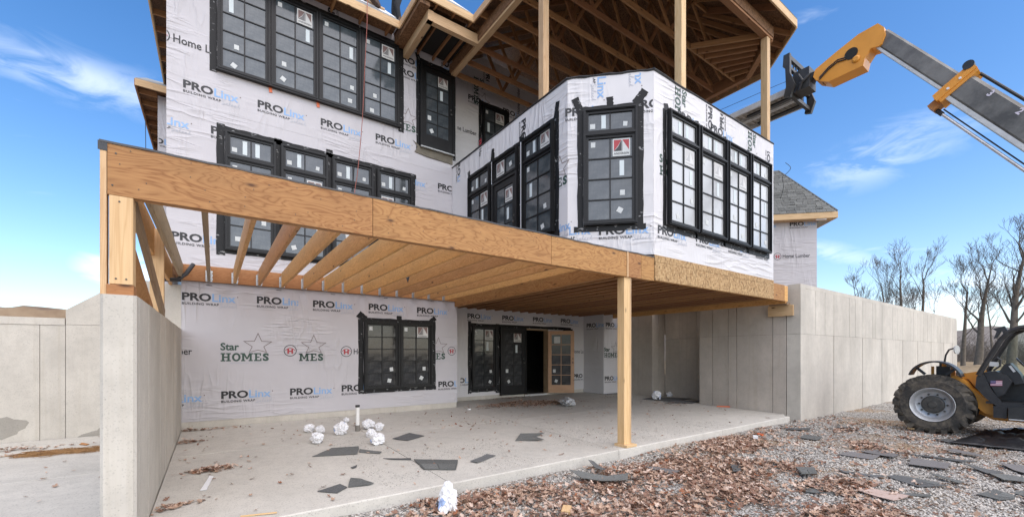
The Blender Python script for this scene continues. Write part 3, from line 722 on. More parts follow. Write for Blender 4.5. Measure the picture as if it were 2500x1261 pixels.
for i_, c_ in enumerate(((.62,.62,.61), (.50,.49,.48), (.42,.42,.42), (.36,.36,.36))): LOGO[2].materials[i_] = plain('film_sticker', c_, rough=.5)
def sticker(par, mtx, x, z, w, h, rot=0, mat=None, y=-.0165):
    mat = mat or M_STICK; key = ('st', round(w,3), round(h,3), mat.name)
    if key not in _wc:
        m = MB(); m.box(-w/2, w/2, 0, .0015, -h/2, h/2)
        _wc[key] = m.mesh('sticker', mat)
    return place(bpy.data.objects.new('sticker', _wc[key]), mtx @ Matrix.Translation((x, y, z)) @ Matrix.Rotation(R(rot), 4, 'Y'), par)
def logo(par, mtx, x, z, s=1.0, grey=0):
    return place(bpy.data.objects.new('sticker', LOGO[grey]), mtx @ Matrix.Translation((x, -.0175, z)) @ Matrix.Scale(s, 4), par)
def window(p, n, w, h, rows, gmat, transom=0, cols=2, seed=0, lg=None, strip=True, deep=.0, grey=1):
    """p bottom left of the unit on the wall face. lg: column of the maker's sticker in the top row"""
    mtx = frame_mtx(Vector(p) + Vector(n).normalized()*(.012+deep), n); rr = random.Random(seed)
    key = ('win', round(w,3), round(h,3), rows, round(transom,3), cols)
    fw = .048; lt = []
    hm = h - transom
    if key not in _wc:
        m = MB(); ring_box(m, 0, w, 0, h, fw, -.06, .0); ring_box(m, .016, w-.016, .016, h-.016, .02, -.075, -.0605)
        if transom: m.box(fw, w-fw, -.058, .0, hm-.03, hm+.03); m.box(fw-.012, w-fw+.012, -.072, -.0585, hm-.016, hm+.016)
        z1 = hm-.031 if transom else h-fw
        sash(m, fw+.001, w-fw-.001, fw+.001, z1, cols, rows)
        if transom: sash(m, fw+.001, w-fw-.001, hm+.031, h-fw-.001, cols, 1)
        _wc[key] = m.mesh('window', M_FRAME)
    o = place(bpy.data.objects.new('window', _wc[key]), mtx, HOUSE)
    z1 = hm-.031 if transom else h-fw
    main = lites(fw, w-fw, fw, z1, cols, rows); tr = lites(fw, w-fw, hm+.031, h-fw, cols, 1) if transom else []
    for a, b, c, d in main + tr: pane(o, mtx, a-.004, b+.004, c-.004, d+.004, gmat)
    top = main[-cols:]
    def small(l, x, z, ww, hh, rot=0, mat=None): sticker(o, mtx, l[0]+(l[1]-l[0])*x, l[2]+(l[3]-l[2])*z, ww, hh, rot, mat)
    small(top[0], .22, .72, .075, .09)
    if lg is not None:
        l = top[lg]; s = min(.30, l[1]-l[0]-.03)/.30; logo(o, mtx, l[0]+(l[1]-l[0])/2-.145*s, l[2]+(l[3]-l[2])*.5-.15*s, s, grey)
    small(main[rr.choice((0, 1))], rr.uniform(.25,.7), rr.uniform(.2,.5), .09, .09, rr.choice((0, 12, -18, 30)))
    if rows > 3:
        small(main[rr.choice((2, 3))], rr.uniform(.4,.8), .3, .08, .09, rr.choice((0, 0, -8)))
        if strip: small(main[2*(rows-2)+1-(rr.random() < .3)], rr.uniform(.3,.7), .5, .075, min(.26, (main[0][3]-main[0][2])*.9), 0, M_STICKB)
    for i, l in enumerate(tr):
        if i == 0: small(l, .2, .28, .085, .085)
        small(l, .72 if i == 0 else .3, .5, .075, (l[3]-l[2])*.78, 0, M_STICKB) if (i == 0 or rr.random() < .3) else small(l, .68, .3, .07, .08, 5)
    return o
def tape(par, p, n, strips, off=.0):
    """black flashing tape: each strip (x0, x1, z0, z1, turn) with worn ends"""
    mtx = frame_mtx(Vector(p) + Vector(n).normalized()*(.0065+off), n); m = MB(); rr = random.Random(int(abs(p[0])*100+abs(p[1])*77))
    for i, (x0, x1, z0, z1, tn) in enumerate(strips):
        cx, cz = (x0+x1)/2, (z0+z1)/2; c, s_ = math.cos(R(tn)), math.sin(R(tn)); hx, hz = (x1-x0)/2, (z1-z0)/2
        k = 10; pts = []
        lx = hx > hz; L = hx if lx else hz; T = hz if lx else hx
        top = [(-L+2*L*j/k, T+rr.uniform(-.008,.008)) for j in range(k+1)]; bot = [(L-2*L*j/k, -T+rr.uniform(-.008,.008)) for j in range(k+1)]
        for a, b in top+bot:
            if not lx: a, b = b, -a
            pts.append((cx+a*c-b*s_, -.0012*(i % 5), cz+a*s_+b*c))
        m.prism(pts, (0,.0045,0))
    return m.build('flashing_tape', M_TAPE, par, mtx)
# second floor: four casements in a row
for i in range(4):
    o = window((.05+.893*i+.004, Y1, 6.82), NY, .885, 1.91, 5, M_GLASS_UP, seed=i+3, lg={1:1, 3:1}.get(i))
    if i == 0: tape(o, (.05, Y1, 6.82), NY, [(-.115,.0,-.06,2.05,0),(-.1,3.75,1.90,2.02,0)])
    if i == 3: tape(o, (.05, Y1, 6.82), NY, [(3.57,3.70,-.10,1.96,0)])
    if i in (1, 2):
        m = MB(); m.obox((.05+.893*i, Y1-.012, 6.745), (1,0,.1), (0,1,0), (-.1,0,1), .028, .006, .05); m.build('orange_tag', M_ORFLAG, o)
board('sill_strip', (.03, Y1-.05, 6.805), (3.64, Y1-.05, 6.805), .09, .03, M_FRAME, HOUSE)
# main floor: four units with transoms
xs4 = [.13, 1.08, 2.07, 3.05, 3.99]
for i in range(4):
    x0, x1 = xs4[i]+.045, xs4[i+1]-.045
    o = window((x0, Y1, 3.39), NY, x1-x0, 2.30, 4, M_GLASS_MID, transom=.50, seed=i+20, lg={1:1, 2:None, 3:0}.get(i))
    st = [(-.135,.0,-.10,2.42,0)] if i == 0 else [(-.11,.02,-.10 if i == 2 else -.04,2.36+.05*(i % 3),0)]
    if i == 3: st += [(x1-x0-.005, x1-x0+.10, -.05, 2.36, 0)]
    st += [(-.12, x1-x0+.12, 2.285, 2.39, 0), (-.05, x1-x0+.05, -.06, .01, 0)]
    tape(o, (x0, Y1, 3.39), NY, st)
    if i in (1, 3):   # the makers' stickers of these units hang in the transom row
        pass
# basement window, two casements
for i in range(2):
    o = window((2.80+.84*i, Y1, .58), NY, .835, 1.56, 5, M_GLASS, seed=i+40, lg={1:1}.get(i), strip=False)
    if i == 0: tape(o, (2.80, Y1, .58), NY, [(-.12,.0,-.09,1.60,0),(-.10,1.80,-.09,.0,0),(1.665,1.785,-.06,1.62,0),(-.1,1.75,1.545,1.64,0),(-.14,.06,1.58,1.74,-38),(1.62,1.80,1.60,1.72,40),(.78,.90,1.58,1.72,0)])
# bay, left face (looking along the wall from the house corner outwards)
for i, (ya, yb) in enumerate(((8.90, 7.93), (6.73, 5.79))):
    o = window((5.05, ya, 3.60), NX, ya-yb, 2.0, 4, M_GLASS_MID, transom=.45, seed=60+i, lg=1 if i == 0 else None)
    if i == 1: 
        mt = frame_mtx(Vector((5.05-.012, ya, 3.60)), NX); logo(o, mt, .55, 1.64, .9, 1)
    st = [(-.10,.0,-.12,2.10,0),(ya-yb-.005,ya-yb+.10,-.10,2.14,0),(-.1,ya-yb+.1,1.985,2.08,0),(-.1,ya-yb+.12,-.10,.0,0),(ya-yb-.01,ya-yb+.09,2.05,2.32,-14),(-.1,.0,2.03,2.2,10)]
    tape(o, (5.05, ya, 3.60), NX, st)
# glazed door between them, set back under its own transom
def door(p, n, w, h, rows, gmat, fmat, par=HOUSE, bot=.26, side=.115, top=.13, thick=.045, lg=None, seed=0, name='door', mtx=None, knob=True, back=False):
    mtx = mtx or frame_mtx(Vector(p) + Vector(n).normalized()*.012, n); m = MB(); rr = random.Random(seed)
    y0, y1 = -thick, 0
    m.box(0, w, y0, y1, 0, bot); m.box(0, w, y0, y1, h-top, h); m.box(0, side, y0, y1, bot, h-top); m.box(w-side, w, y0, y1, bot, h-top)
    bx = .02; cols = 2; cw = (w-2*side-bx)/2; ch = (h-bot-top-(rows-1)*bx)/rows
    m.box(side+cw, side+cw+bx, y0+.012, y1-.008, bot, h-top)
    for r in range(1, rows):
        for c in range(2): m.box(side+c*(cw+bx), side+c*(cw+bx)+cw, y0+.012, y1-.008, bot+r*ch+(r-1)*bx, bot+r*(ch+bx))
    o = m.build(name, fmat, par, mtx); L = []
    for r in range(rows):
        for c in range(2):
            a = side+c*(cw+bx); z = bot+r*(ch+bx); L.append((a, a+cw, z, z+ch)); pane(o, mtx, a, a+cw, z, z+ch, gmat, y=-thick*.55)
    def small(i, x, z, ww, hh, rot=0, mat=None):
        l = L[i]; sticker(o, mtx, l[0]+(l[1]-l[0])*x, l[2]+(l[3]-l[2])*z, ww, hh, rot, mat, y=-thick*.55-.004)
    if lg is not None:
        l = L[-2+lg]; s = min(.3, cw-.02)/.3
        place(bpy.data.objects.new('sticker', LOGO[1]), mtx @ Matrix.Translation((l[0]+.01, -thick*.55-.005, l[2]+.04)) @ Matrix.Scale(s, 4), o)
        small(-3, .35, .5, .075, .24, 0, M_STICKB)
    small(2, .3, .4, .09, .11); small(0, .5, .4, .09, .10, rr.choice((20, -30, 0)))
    if knob:
        k = MB(); xk = w-side*.45 if not back else w-side*.4
        k.lathe([(.0001,-.05),(.022,-.05),(.026,-.03),(.012,-.018),(.012,0),(.0001,0)], (xk, y0, 1.0 if h > 1.9 else .9), (0,1,0), 10); k.lathe([(.0001,-.012),(.02,-.012),(.02,0),(.0001,0)], (xk, y0, 1.13), (0,1,0), 10)
        k.build('door_handle', M_HUB, o, mtx)
    return o
def surround(p, n, w, h, par, jw=.05, d=.07):
    m = MB(); m.box(-jw, 0, -d, .0, 0, h+jw); m.box(w, w+jw, -d, .0, 0, h+jw); m.box(0, w, -d, .0, h, h+jw)
    return m.build('frame', M_FRAME, par, frame_mtx(Vector(p) + Vector(n).normalized()*.012, n))
d = door((5.05, 7.77, 3.08), NX, .83, 1.95, 4, M_GLASS_MID, M_FRAME, lg=1, seed=3); surround((5.05, 7.77, 3.08), NX, .83, 1.96, d)
o = window((5.05, 7.81, 5.10), NX, .92, .50, 1, M_GLASS_MID, seed=71, lg=0, strip=False); tape(o, (5.05, 7.81, 5.10), NX, [(-.09,.0,-2.0,.72,0),(.92,1.01,-2.0,.66,0),(-.09,1.01,.49,.58,0)])
for y in (7.875, 6.79): board('white_trim_strip', (5.03, y, 3.1), (5.03, y, 5.62), .03, .045, M_WHITE, HOUSE, (0,1,0))
# facet
fa, fb = Vector(BO[1]), Vector(BO[2]); ft = (fb-fa).normalized(); fl = (fb-fa).length
def facet_s(px):
    cx = (px-CX)/F; dx, dy = cx*.8168+.5769, -cx*.5769+.8168
    # intersection of the view line with the facet line, in plan
    M2 = np.array([[dx, -ft.x], [dy, -ft.y]]); return float(np.linalg.solve(M2, np.array([fa.x, fa.y]))[1])
s0, s1 = facet_s(1424), facet_s(1556); pf = fa + ft*s0
o = window((pf.x, pf.y, 3.60), N45, s1-s0, 2.0, 4, M_GLASS_MID, transom=.45, seed=80, lg=1, grey=0); fw_ = s1-s0
tape(o, (pf.x, pf.y, 3.60), N45, [(-.10,.0,-.10,2.05,0),(fw_,fw_+.10,-.10,2.05,0),(-.16,fw_+.14,-.10,.0,0),(-.10,fw_+.1,1.99,2.06,0),(-.16,-.04,2.0,2.24,22),(fw_-.02,fw_+.12,2.02,2.28,-38),(fw_*.44,fw_*.56,2.02,2.20,3)])
# front: four units
xf = [6.40, 7.35, 8.34, 9.285, 10.235]
for i in range(4):
    x0, x1 = xf[i]+.02, xf[i+1]-.02
    o = window((x0, 4.45, 3.63), NY, x1-x0, 2.0, 4, M_GLASS_WHITE, transom=.45, seed=90+i, lg={0:1, 1:1, 2:1}.get(i), deep=.012, grey=2)
    tape(o, (x0, 4.45, 3.63), NY, [(-.09,.0,-.05,2.0,0),(x1-x0,x1-x0+.03,-.05,1.98,0),(-.06,x1-x0+.05,-.10,.0,0),(-.06,.06,1.97,2.10,15)])
# second floor doors
d = door((4.20, Y1, 6.52), NY, .84, 2.0, 5, M_GLASS_MID, M_FRAME, lg=1, seed=7, bot=.33); surround((4.20, Y1, 6.52), NY, .84, 2.01, d)
tape(d, (4.20, Y1, 6.52), NY, [(-.13,-.03,-.1,2.18,0),(.87,.95,-.12,2.18,0),(-.1,.95,2.05,2.18,0),(-.14,-.04,2.1,2.28,20)])
m = MB(); m.prism([(3.98, Y1-.012, 6.62),(4.16, Y1-.012, 6.52),(5.06, Y1-.012, 6.52),(5.06, Y1-.02, 6.28),(4.36, Y1-.03, 6.30),(4.02, Y1-.02, 6.34),(4.10, Y1-.015, 6.48)], (0,.008,0)); m.build('flashing_apron', M_FLASH, d)
m = MB(); m.box(4.16, 5.08, Y1-.09, Y1-.013, 6.49, 6.522); m.build('threshold', M_HANGER, d)
o = window((6.28, YP, 6.62), NY, .86, 1.92, 5, M_GLASS_MID, seed=101, lg=1); tape(o, (6.28, YP, 6.62), NY, [(-.10,.0,-.05,2.02,0),(.86,.96,-.05,2.02,0),(-.1,.96,1.91,2.02,0)])
# ground floor recess
o = window((6.22, YR, .33), NY, .86, 1.88, 5, M_GLASS, seed=110, lg=1); tape(o, (6.22, YR, .33), NY, [(-.11,.0,-.12,2.02,0),(-.11,.98,-.09,.0,0),(.86,1.0,-.14,1.98,0),(-.05,4.0,1.875,1.97,0)])
d = door((7.27, YR, .10), NY, .90, 2.06, 5, M_GLASS, M_FRAME, lg=1, seed=12, bot=.30); surround((7.27, YR, .10), NY, .90, 2.06, d)
m = MB(); m.box(8.19, 8.21, YR-.06, 11.05, .08, 2.2); m.box(9.11, 9.135, YR-.06, 11.05, .08, 2.2); m.box(8.212, 9.108, YR-.06, 11.05, 2.16, 2.198); m.build('door_frame', M_OLD, HOUSE)
hp = Vector((9.13, YR-.07, .10)); he = Vector((9.74, YR-.66, .10)); ud = (he-hp).normalized(); nd = Vector((ud.y, -ud.x, 0))
mt = Matrix(((ud.x, -nd.x, 0, hp.x), (ud.y, -nd.y, 0, hp.y), (0, 0, 1, hp.z), (0, 0, 0, 1)))
d = door(None, None, .86, 2.05, 5, M_GLASS, M_PINEDOOR, seed=15, mtx=mt, back=True); d['label'] = 'natural pine door leaf standing open'
sticker(d, mt, .30, 1.75, .20, .22, 0, M_STICK, y=-.032)
m = MB(); m.box(9.85, 10.28, YR-.04, YR-.004, .06, 2.25); m.box(9.9, 10.32, YR-.03, YR-.002, .30, .40); m.build('flashing_tape', M_TAPE, HOUSE)

# ---- lettering on the wrap
LW = [('pro', 444, 712), ('pro', 764, 732), ('pro', 900, 740), ('pro', 1018, 749), ('pro', 540, 954), ('pro', 834, 939), ('pro', 935, 932)]
for k, px, py in LW: print_on(w_low, k, at(px, py, 'Y', Y1), NY)
def X1(px): return at(px, 800, 'Y', Y1).x
def clipx(px_o, xmin=None, xmax=None):
    x = X1(px_o); return (None if xmin is None else X1(xmin)-x, None if xmax is None else X1(xmax)-x)
seam = 728
print_on(w_low, 'pro', at(627, 722, 'Y', Y1), NY, clip=clipx(627, None, seam)); print_on(w_low, 'pro', at(1070, 930, 'Y', Y1), NY, clip=(None, 5.2-X1(1070)-.01))
p = at(708, 947, 'Y', Y1); print_on(w_low, 'pro', p, NY)
p = at(443, 962, 'Y', Y1); p.x = -.487-.52; print_on(w_low, 'pro', p, NY, clip=(.53, None))
print_on(w_low, 'star', at(538, 861, 'Y', Y1), NY, s=.84)
p = at(728, 862, 'Y', Y1); p.x -= .32; print_on(w_low, 'star', p, NY, clip=(.33/.84, None), s=.84)
print_on(w_low, 'home', at(693, 855, 'Y', Y1), NY, clip=(None, (X1(seam)-X1(693))/.84), s=.84); print_on(w_low, 'home', at(832, 857, 'Y', Y1), NY, s=.84)
p = at(442, 857, 'Y', Y1); p.x = -.487-.96; print_on(w_low, 'home', p, NY, clip=(.97/.84, None), s=.84)
p = at(1055, 861, 'Y', Y1); p.x -= .45; print_on(w_low, 'star', p, NY, s=.84); print_on(w_low, 'home', at(1093, 856, 'Y', Y1), NY, clip=(None, .31), s=.8)
for px, py in ((447, 193), (629, 243), (783, 288), (917, 325), (515, 306), (418, 563)): print_on(w_up, 'pro', at(px, py, 'Y', Y1), NY, s=1.03)
p = at(405, 282, 'Y', Y1); p.x = -.70-.50; print_on(w_up, 'pro', p, NY, clip=(.51, None))
p = at(1013, 437, 'Y', Y1); p.x -= .55; print_on(w_up, 'pro', p, NY)
print_on(w_up, 'pro', at(1069, 446, 'Y', Y1), NY, clip=(None, 5.05-X1(1069)-.01))
p = at(423, 92, 'Y', Y1); p.x -= .33; print_on(w_up, 'home', p, NY, clip=(-.695-p.x, None))
p = at(985, 300, 'Y', Y1); p.x -= .50; print_on(w_up, 'star', p, NY, s=.84)
for px, py in ((978, 132), (976, 163)): p = at(px, py, 'Y', Y1); p.x -= .08; print_on(w_up, 'pro', p, NY, s=1.0, clip=(None, .52))
print_on(w_up, 'pro', at(1096, 126, 'Y', Y1), NY, rot=90)
for px, py, rt in ((800, 42, -90), (955, 118, 90)): print_on(w_up, 'star' if px > 900 else 'pro', at(px, py, 'Y', Y1), NY, rot=rt, clip=(None, .55))
for px, py in ((1141, 764), (1226, 769), (1301, 773), (1369, 777)): print_on(w_rl if px < 1280 else w_rr, 'pro', at(px, py, 'Y', YR), NY, clip=(None, min(.87, 10.84-at(px, py, 'Y', YR).x)))
p = at(1118, 922, 'Y', YR); p.x -= .22; print_on(w_rl, 'pro', p, NY, clip=(.30, None))
p = at(1398, 857, 'Y', YR); p.x -= .28; print_on(w_rr, 'home', p, NY, s=.84, clip=(.30/.84, (10.83-p.x)/.84)); print_on(w_rr, 'pro', at(1400, 912, 'Y', YR), NY, clip=(None, .45))
print_on(w_bx, 'pro', (10.85, 10.75, 2.46), NX); print_on(w_bf, 'pro', (10.95, 9.95, 2.46), NY, clip=(None, .74)); print_on(w_bf, 'pro', (10.9, 9.95, .62), NY, clip=(None, .78)); print_on(w_bf, 'star', (10.87, 9.95, 1.42), NY, s=.80)
for px, py, c in ((1143, 229, .85), (1228, 262, .6)): print_on(w_pw, 'pro', at(px, py, 'Y', YP), NY, clip=(None, c))
p = at(1120, 312, 'Y', YP); p.x -= .55; print_on(w_pw, 'home', p, NY, s=.84, clip=(.60, None))
print_on(w_pw, 'star', at(1168, 190, 'Y', YP), NY, rot=90, s=.8); print_on(w_pw, 'pro', at(1196, 176, 'Y', YP), NY, rot=90, clip=(None, .3)); print_on(w_pw, 'home', at(1265, 300, 'Y', YP), NY, rot=-90, s=.8)
# bay
def onf(px, py):
    s = facet_s(px); q = fa + ft*s; f = q.x*.5769 + q.y*.8168; return Vector((q.x, q.y, EYE + (HY-py)/F*f)), s
for px, py, k, rt, xm in ((1380, 265, 'pro', 0, 1), (1462, 553, 'pro', 0, 1), (1480, 172, 'pro', 90, 0), (1572, 165, 'pro', 90, 0)):
    q, s = onf(px, py)
    if rt: print_on(w_fc, k, Vector((q.x, q.y, 6.62 if px < 1500 else 6.80)), N45, rot=90, clip=(.46 if px < 1500 else .64, .885))
    else: print_on(w_fc, k, q, N45, clip=(None, min(.9, fl-s-.01)))
q, s = onf(1558, 245); print_on(w_fc, 'pro', q - ft.to_3d()*.08, N45, clip=(None, fl-s+.07))
q, s = onf(1384, 553); print_on(w_fc, 'pro', Vector((q.x, q.y, q.z)) - ft.to_3d()*.42, N45, clip=(.43-s+.02 if s < .4 else .43, None))
def onl(px, py): return at(px, py, 'X', 5.05)
print_on(w_bl, 'pro', onl(1284, 287), NX, rot=90, clip=(None, .46)); print_on(w_bl, 'home', onl(1173, 335), NX, rot=90, s=.8, clip=(None, .55)); print_on(w_bl, 'pro', onl(1124, 383) , NX, rot=90, clip=(.1, .6))
print_on(w_bl, 'star', onl(1356, 440) - Vector((0,-.5,0)), NX, s=.84, clip=(.35, None)); print_on(w_bl, 'pro', onl(1352, 552) - Vector((0,-.4,0)), NX, clip=(.2, None))
for px, py, k, rt, c in ((1661, 190, 'star', 90, (None,.95)), (1739, 243, 'pro', 90, (None,.5)), (1757, 312, 'pro', -90, (None,.62)), (1835, 300, 'star', 90, (None,.9)), (1655, 267, 'pro', 0, (None,.9)), (1735, 300, 'pro', 0, (None,.88)), (1880, 345, 'pro', 90, (.2,.8)),
                       (1606, 548, 'pro', 0, None), (1699, 570, 'pro', 0, None), (1778, 588, 'pro', 0, None), (1845, 604, 'pro', 0, (None,.6))):
    q = at(px, py, 'Y', 4.45)
    if rt == 90: q.z = min(q.z, 6.15); c = (c[0], min(c[1], q.z-5.66))
    if rt == -90: c = (c[0], 6.15-q.z)
    print_on(w_bay, k, q, NY, rot=rt, clip=c, s=.84 if k == 'star' else 1.0)
q = at(1610, 388, 'Y', 4.45); print_on(w_bay, 'star', q + Vector((0,0,-.1)), NY, s=.84, clip=(None, .28))

# ---- laps and staples of the wrap, damp marks
def lap(par, x0, x1, y, z0, z1, mat=M_WRAP, seed=0):
    rr = random.Random(seed); n = 12; m = MB(); L = [(x0+rr.uniform(-.004,.004), z0+(z1-z0)*k/n) for k in range(n+1)]; Rg = [(x1+rr.uniform(-.003,.003), z) for _, z in L]
    m.prism([(x, y, z) for x, z in L] + [(x, y, z) for x, z in Rg[::-1]], (0,.0025,0)); return m.build('wrap_lap', mat, par)
xs_ = X1(728); lap(w_low, xs_-.16, xs_, Y1-.003, .132, 2.73, seed=2)
lap(w_up, -.70, 5.08, Y1-.003, 6.02, 6.05, M_WRAP, 3)
def staples(par, pts, n=NY):
    for p in pts:
        mt = frame_mtx(Vector(p)+Vector(n)*.004, n); m = MB(); m.box(-.045, .045, 0, .003, -.006, .006); m.build('staple_strip', M_PRINTK, par, mt)
staples(w_low, [at(px, py, 'Y', Y1) for px, py in ((511, 696), (681, 708), (813, 718), (942, 727), (1055, 735))])
staples(w_rl, [at(px, py, 'Y', YR) for px, py in ((1172, 751), (1252, 757))]); staples(w_rr, [at(px, py, 'Y', YR) for px, py in ((1325, 762), (1392, 767))])
m = MB(); m.box(6.09, 10.46, 4.4465, 4.449, 5.685, 5.70); m.build('wrap_lap', M_WRAP, w_bay)
# ------------------------------------------------------------------ deck framing
DECK = thing('deck_frame', (2.5, 7, 0), 'unfinished timber deck of beams and open joists in front of the house', 'deck')
ZT = 3.03
for x0, x1 in ((-.672, 1.36), (1.36, 3.81), (3.81, 5.385), (5.425, 5.75), (5.75, 6.09)):
    board('beam', (x0+.003, 4.475, 2.825), (x1-.003, 4.475, 2.825), .05, .40, M_LVL, DECK)
for x0, x1 in ((-.67, 2.6), (2.6, 6.08)): board('inner_beam', (x0+.003, 4.53, 2.825), (x1-.003, 4.53, 2.825), .05, .392, M_LVL2, DECK)
board('strap_board', (5.405, 4.47, 2.62), (5.405, 4.47, 3.02), .03, .06, M_POST, DECK, (0,1,0))
nm = MB(); rr = random.Random(12)
for k in range(14):
    x = -.48 + .406*k
    for z in (2.69, 2.78, 2.88, 2.97): nm.lathe([(.0001,-.003),(.0042,-.003),(.0042,0),(.0001,0)], (x+rr.uniform(-.12,.12), 4.449, z+rr.uniform(-.03,.03)), (0,1,0), 6)
for x, z in ((-.62,1.98),(-.56,1.98),(-.6,2.58),(-.62,2.95),(-.64,2.7)): nm.lathe([(.0001,-.003),(.007,-.003),(.007,0),(.0001,0)], (x, 4.449, z), (0,1,0), 6)
nm.build('nail_heads', M_HUB, DECK)['kind'] = 'stuff'
m = MB(); rr = random.Random(4); n = 60
pts = [(-.715+6.8*k/n, 4.447+rr.uniform(-.003,.003), 3.032+rr.uniform(-.004,.005)) for k in range(n+1)]
top = [(x, 4.56, 3.036) for x, y, z in pts]
m.add([(x,y,z+.006) for x,y,z in pts] + [(x,y-.004,z-.012) for x,y,z in pts] + top, [(i,i+1,n+2+i,n+1+i) for i in range(n)] + [(i,i+1,2*n+3+i,2*n+2+i) for i in range(n)])
m.build('membrane_strip', M_MEMBR, DECK)
m = MB(); m.box(-.722, -.668, 4.444, 4.447, 2.955, 3.025); m.build('membrane_fold', M_MEMBR, DECK)
board('stud', (-.692, 4.49, 1.852), (-.692, 4.49, 3.022), .038, .085, M_POST, DECK, (0,1,0))
board('post', (-.59, 4.52, 1.94), (-.59, 4.52, 2.623), .14, .14, M_POST, DECK, (0,1,0))
board('sole_plate', (-.672, 4.515, 1.892), (-.515, 4.515, 1.892), .16, .085, M_LEDGER, DECK)
board('post', (-.59, 7.02, 1.85), (-.59, 7.02, 2.98), .14, .09, M_POST, DECK, (0,1,0))
board('side_beam', (-.635, 4.57, 2.83), (-.635, 9.83, 2.83), .045, .38, M_LVL2, DECK)
board('brace', (-.56, 4.70, 2.70), (-.53, 7.0, 1.90), .04, .13, M_OLD, DECK); board('brace', (-.61, 4.70, 2.36), (-.61, 6.3, 1.90), .09, .09, M_LEDGER, DECK)
board('post', (5.43, 4.55, -.055), (5.43, 4.55, 2.623), .14, .14, M_POST, DECK, (0,1,0))
board('post_strip', (5.515, 4.50, -.055), (5.515, 4.50, 2.622), .028, .05, M_STUD, DECK, (0,1,0))
board('base_plate', (5.33, 4.53, -.077), (5.58, 4.53, -.077), .25, .04, M_STUD, DECK)
m = MB(); m.box(-.487, 5.22, 9.79, 9.848, 2.745, 3.042)
for x0, x1 in ((-.487, 1.9), (1.9, 4.2), (4.2, 5.3)): board('ledger', (x0+.002, 9.82, 2.893), (x1-.002, 9.82, 2.893), .05, .297, M_LEDGER, DECK)
for k in range(14):
    x = -.48 + .406*k
    board('joist', (x, 4.56, 2.885), (x, 9.793, 2.885), .045, .29, M_OLD if k in (0, 1) else M_LVL2, DECK)
    if k:
        m = MB()
        for s in (-1, 1): m.box(x+s*.024-.002, x+s*.024+.002, 9.70, 9.792, 2.742, 2.98); [m.box(x+s*.04-.012, x+s*.04+.012+.008*(j%2), 9.789, 9.7935, 2.75+.035*j, 2.78+.035*j) for j in range(6)]
        m.box(x-.024, x+.024, 9.70, 9.79, 2.735, 2.739); m.build('joist_hanger', M_HANGER, DECK)
board('joist', (5.17, 4.56, 2.80), (5.17, 10.88, 2.80), .09, .38, M_LVL, DECK)
m = MB(); m.prism([at(988, 668, 'Y', 7.6), at(1003, 664, 'Y', 7.6), at(996, 690, 'Y', 7.6)], (.0,.004,0)); m.build('membrane_scrap', M_MEMBR, DECK)
# thin joists below the bay
x = 5.45
while x < 11.2:
    m = MB(); m.box(x-.03, x+.03, 4.57, 10.85, 2.70, 2.738); m.box(x-.006, x+.006, 4.57, 10.85, 2.738, 2.985); m.box(x-.03, x+.03, 4.57, 10.85, 2.985, 3.022)
    m.build('floor_joist', M_ROOFWOOD, DECK); x += .32
for a, b in (((5.3, 10.87, 2.88), (11.3, 10.87, 2.88)),): board('ledger', a, b, .04, .28, M_LEDGER, DECK)
board('rim_beam', (11.30, 4.52, 2.80), (11.30, 9.9, 2.80), .09, .38, M_LVL2, DECK)
board('rim_beam', (6.10, 4.50, 2.83), (11.28, 4.50, 2.83), .06, .37, M_LVL2, DECK)
board('beam', (10.485, 4.475, 2.825), (11.05, 4.475, 2.825), .06, .38, M_LVL, DECK)
board('bearing_block', (11.46, 4.42, 2.45), (11.46, 4.98, 2.45), .07, .26, M_STUD, DECK); board('bearing_block', (11.40, 4.5, 2.60), (11.40, 4.9, 2.60), .2, .05, M_OLD, DECK)
m = MB(); m.tube([(-.30, 9.5, 3.0), (-.40, 9.4, 2.80), (-.52, 9.35, 2.68), (-.70, 9.3, 2.66)], .035, 8); m.build('drain_pipe', M_PLASTIC, DECK)

# ------------------------------------------------------------------ roofs
EZ = 8.98
def roof_face(pts, th=.022, shg=True, name='roof_deck', mat=None, clip=None):
    m = MB(); m.prism([Vector(p) for p in pts], (0,0,th)); o = m.build(name, mat or M_OSBD, HOUSE)
    if shg:
        m = MB(); m.prism([Vector(p)+Vector((0,0,th+.002)) for p in pts], (0,0,.016)); m.build('roof_covering', M_ROOFGREY, HOUSE)
    return o
def hip(x0, x1, y0, y1, sl, shg=True):
    h = (x1-x0)/2; xr = (x0+x1)/2; zr = EZ + h*sl
    A = (xr, y0+h, zr); B = (xr, y1, zr)
    roof_face([(x0,y0,EZ),(x1,y0,EZ),A], shg=shg); roof_face([(x0,y1,EZ),(x0,y0,EZ),A,B], shg=shg); roof_face([(x1,y0,EZ),(x1,y1,EZ),B,A], shg=shg)
hip(-1.1, 3.47, 9.4, 21, 1.1); hip(3.5, 4.77, 8.27, 14, 1.1)
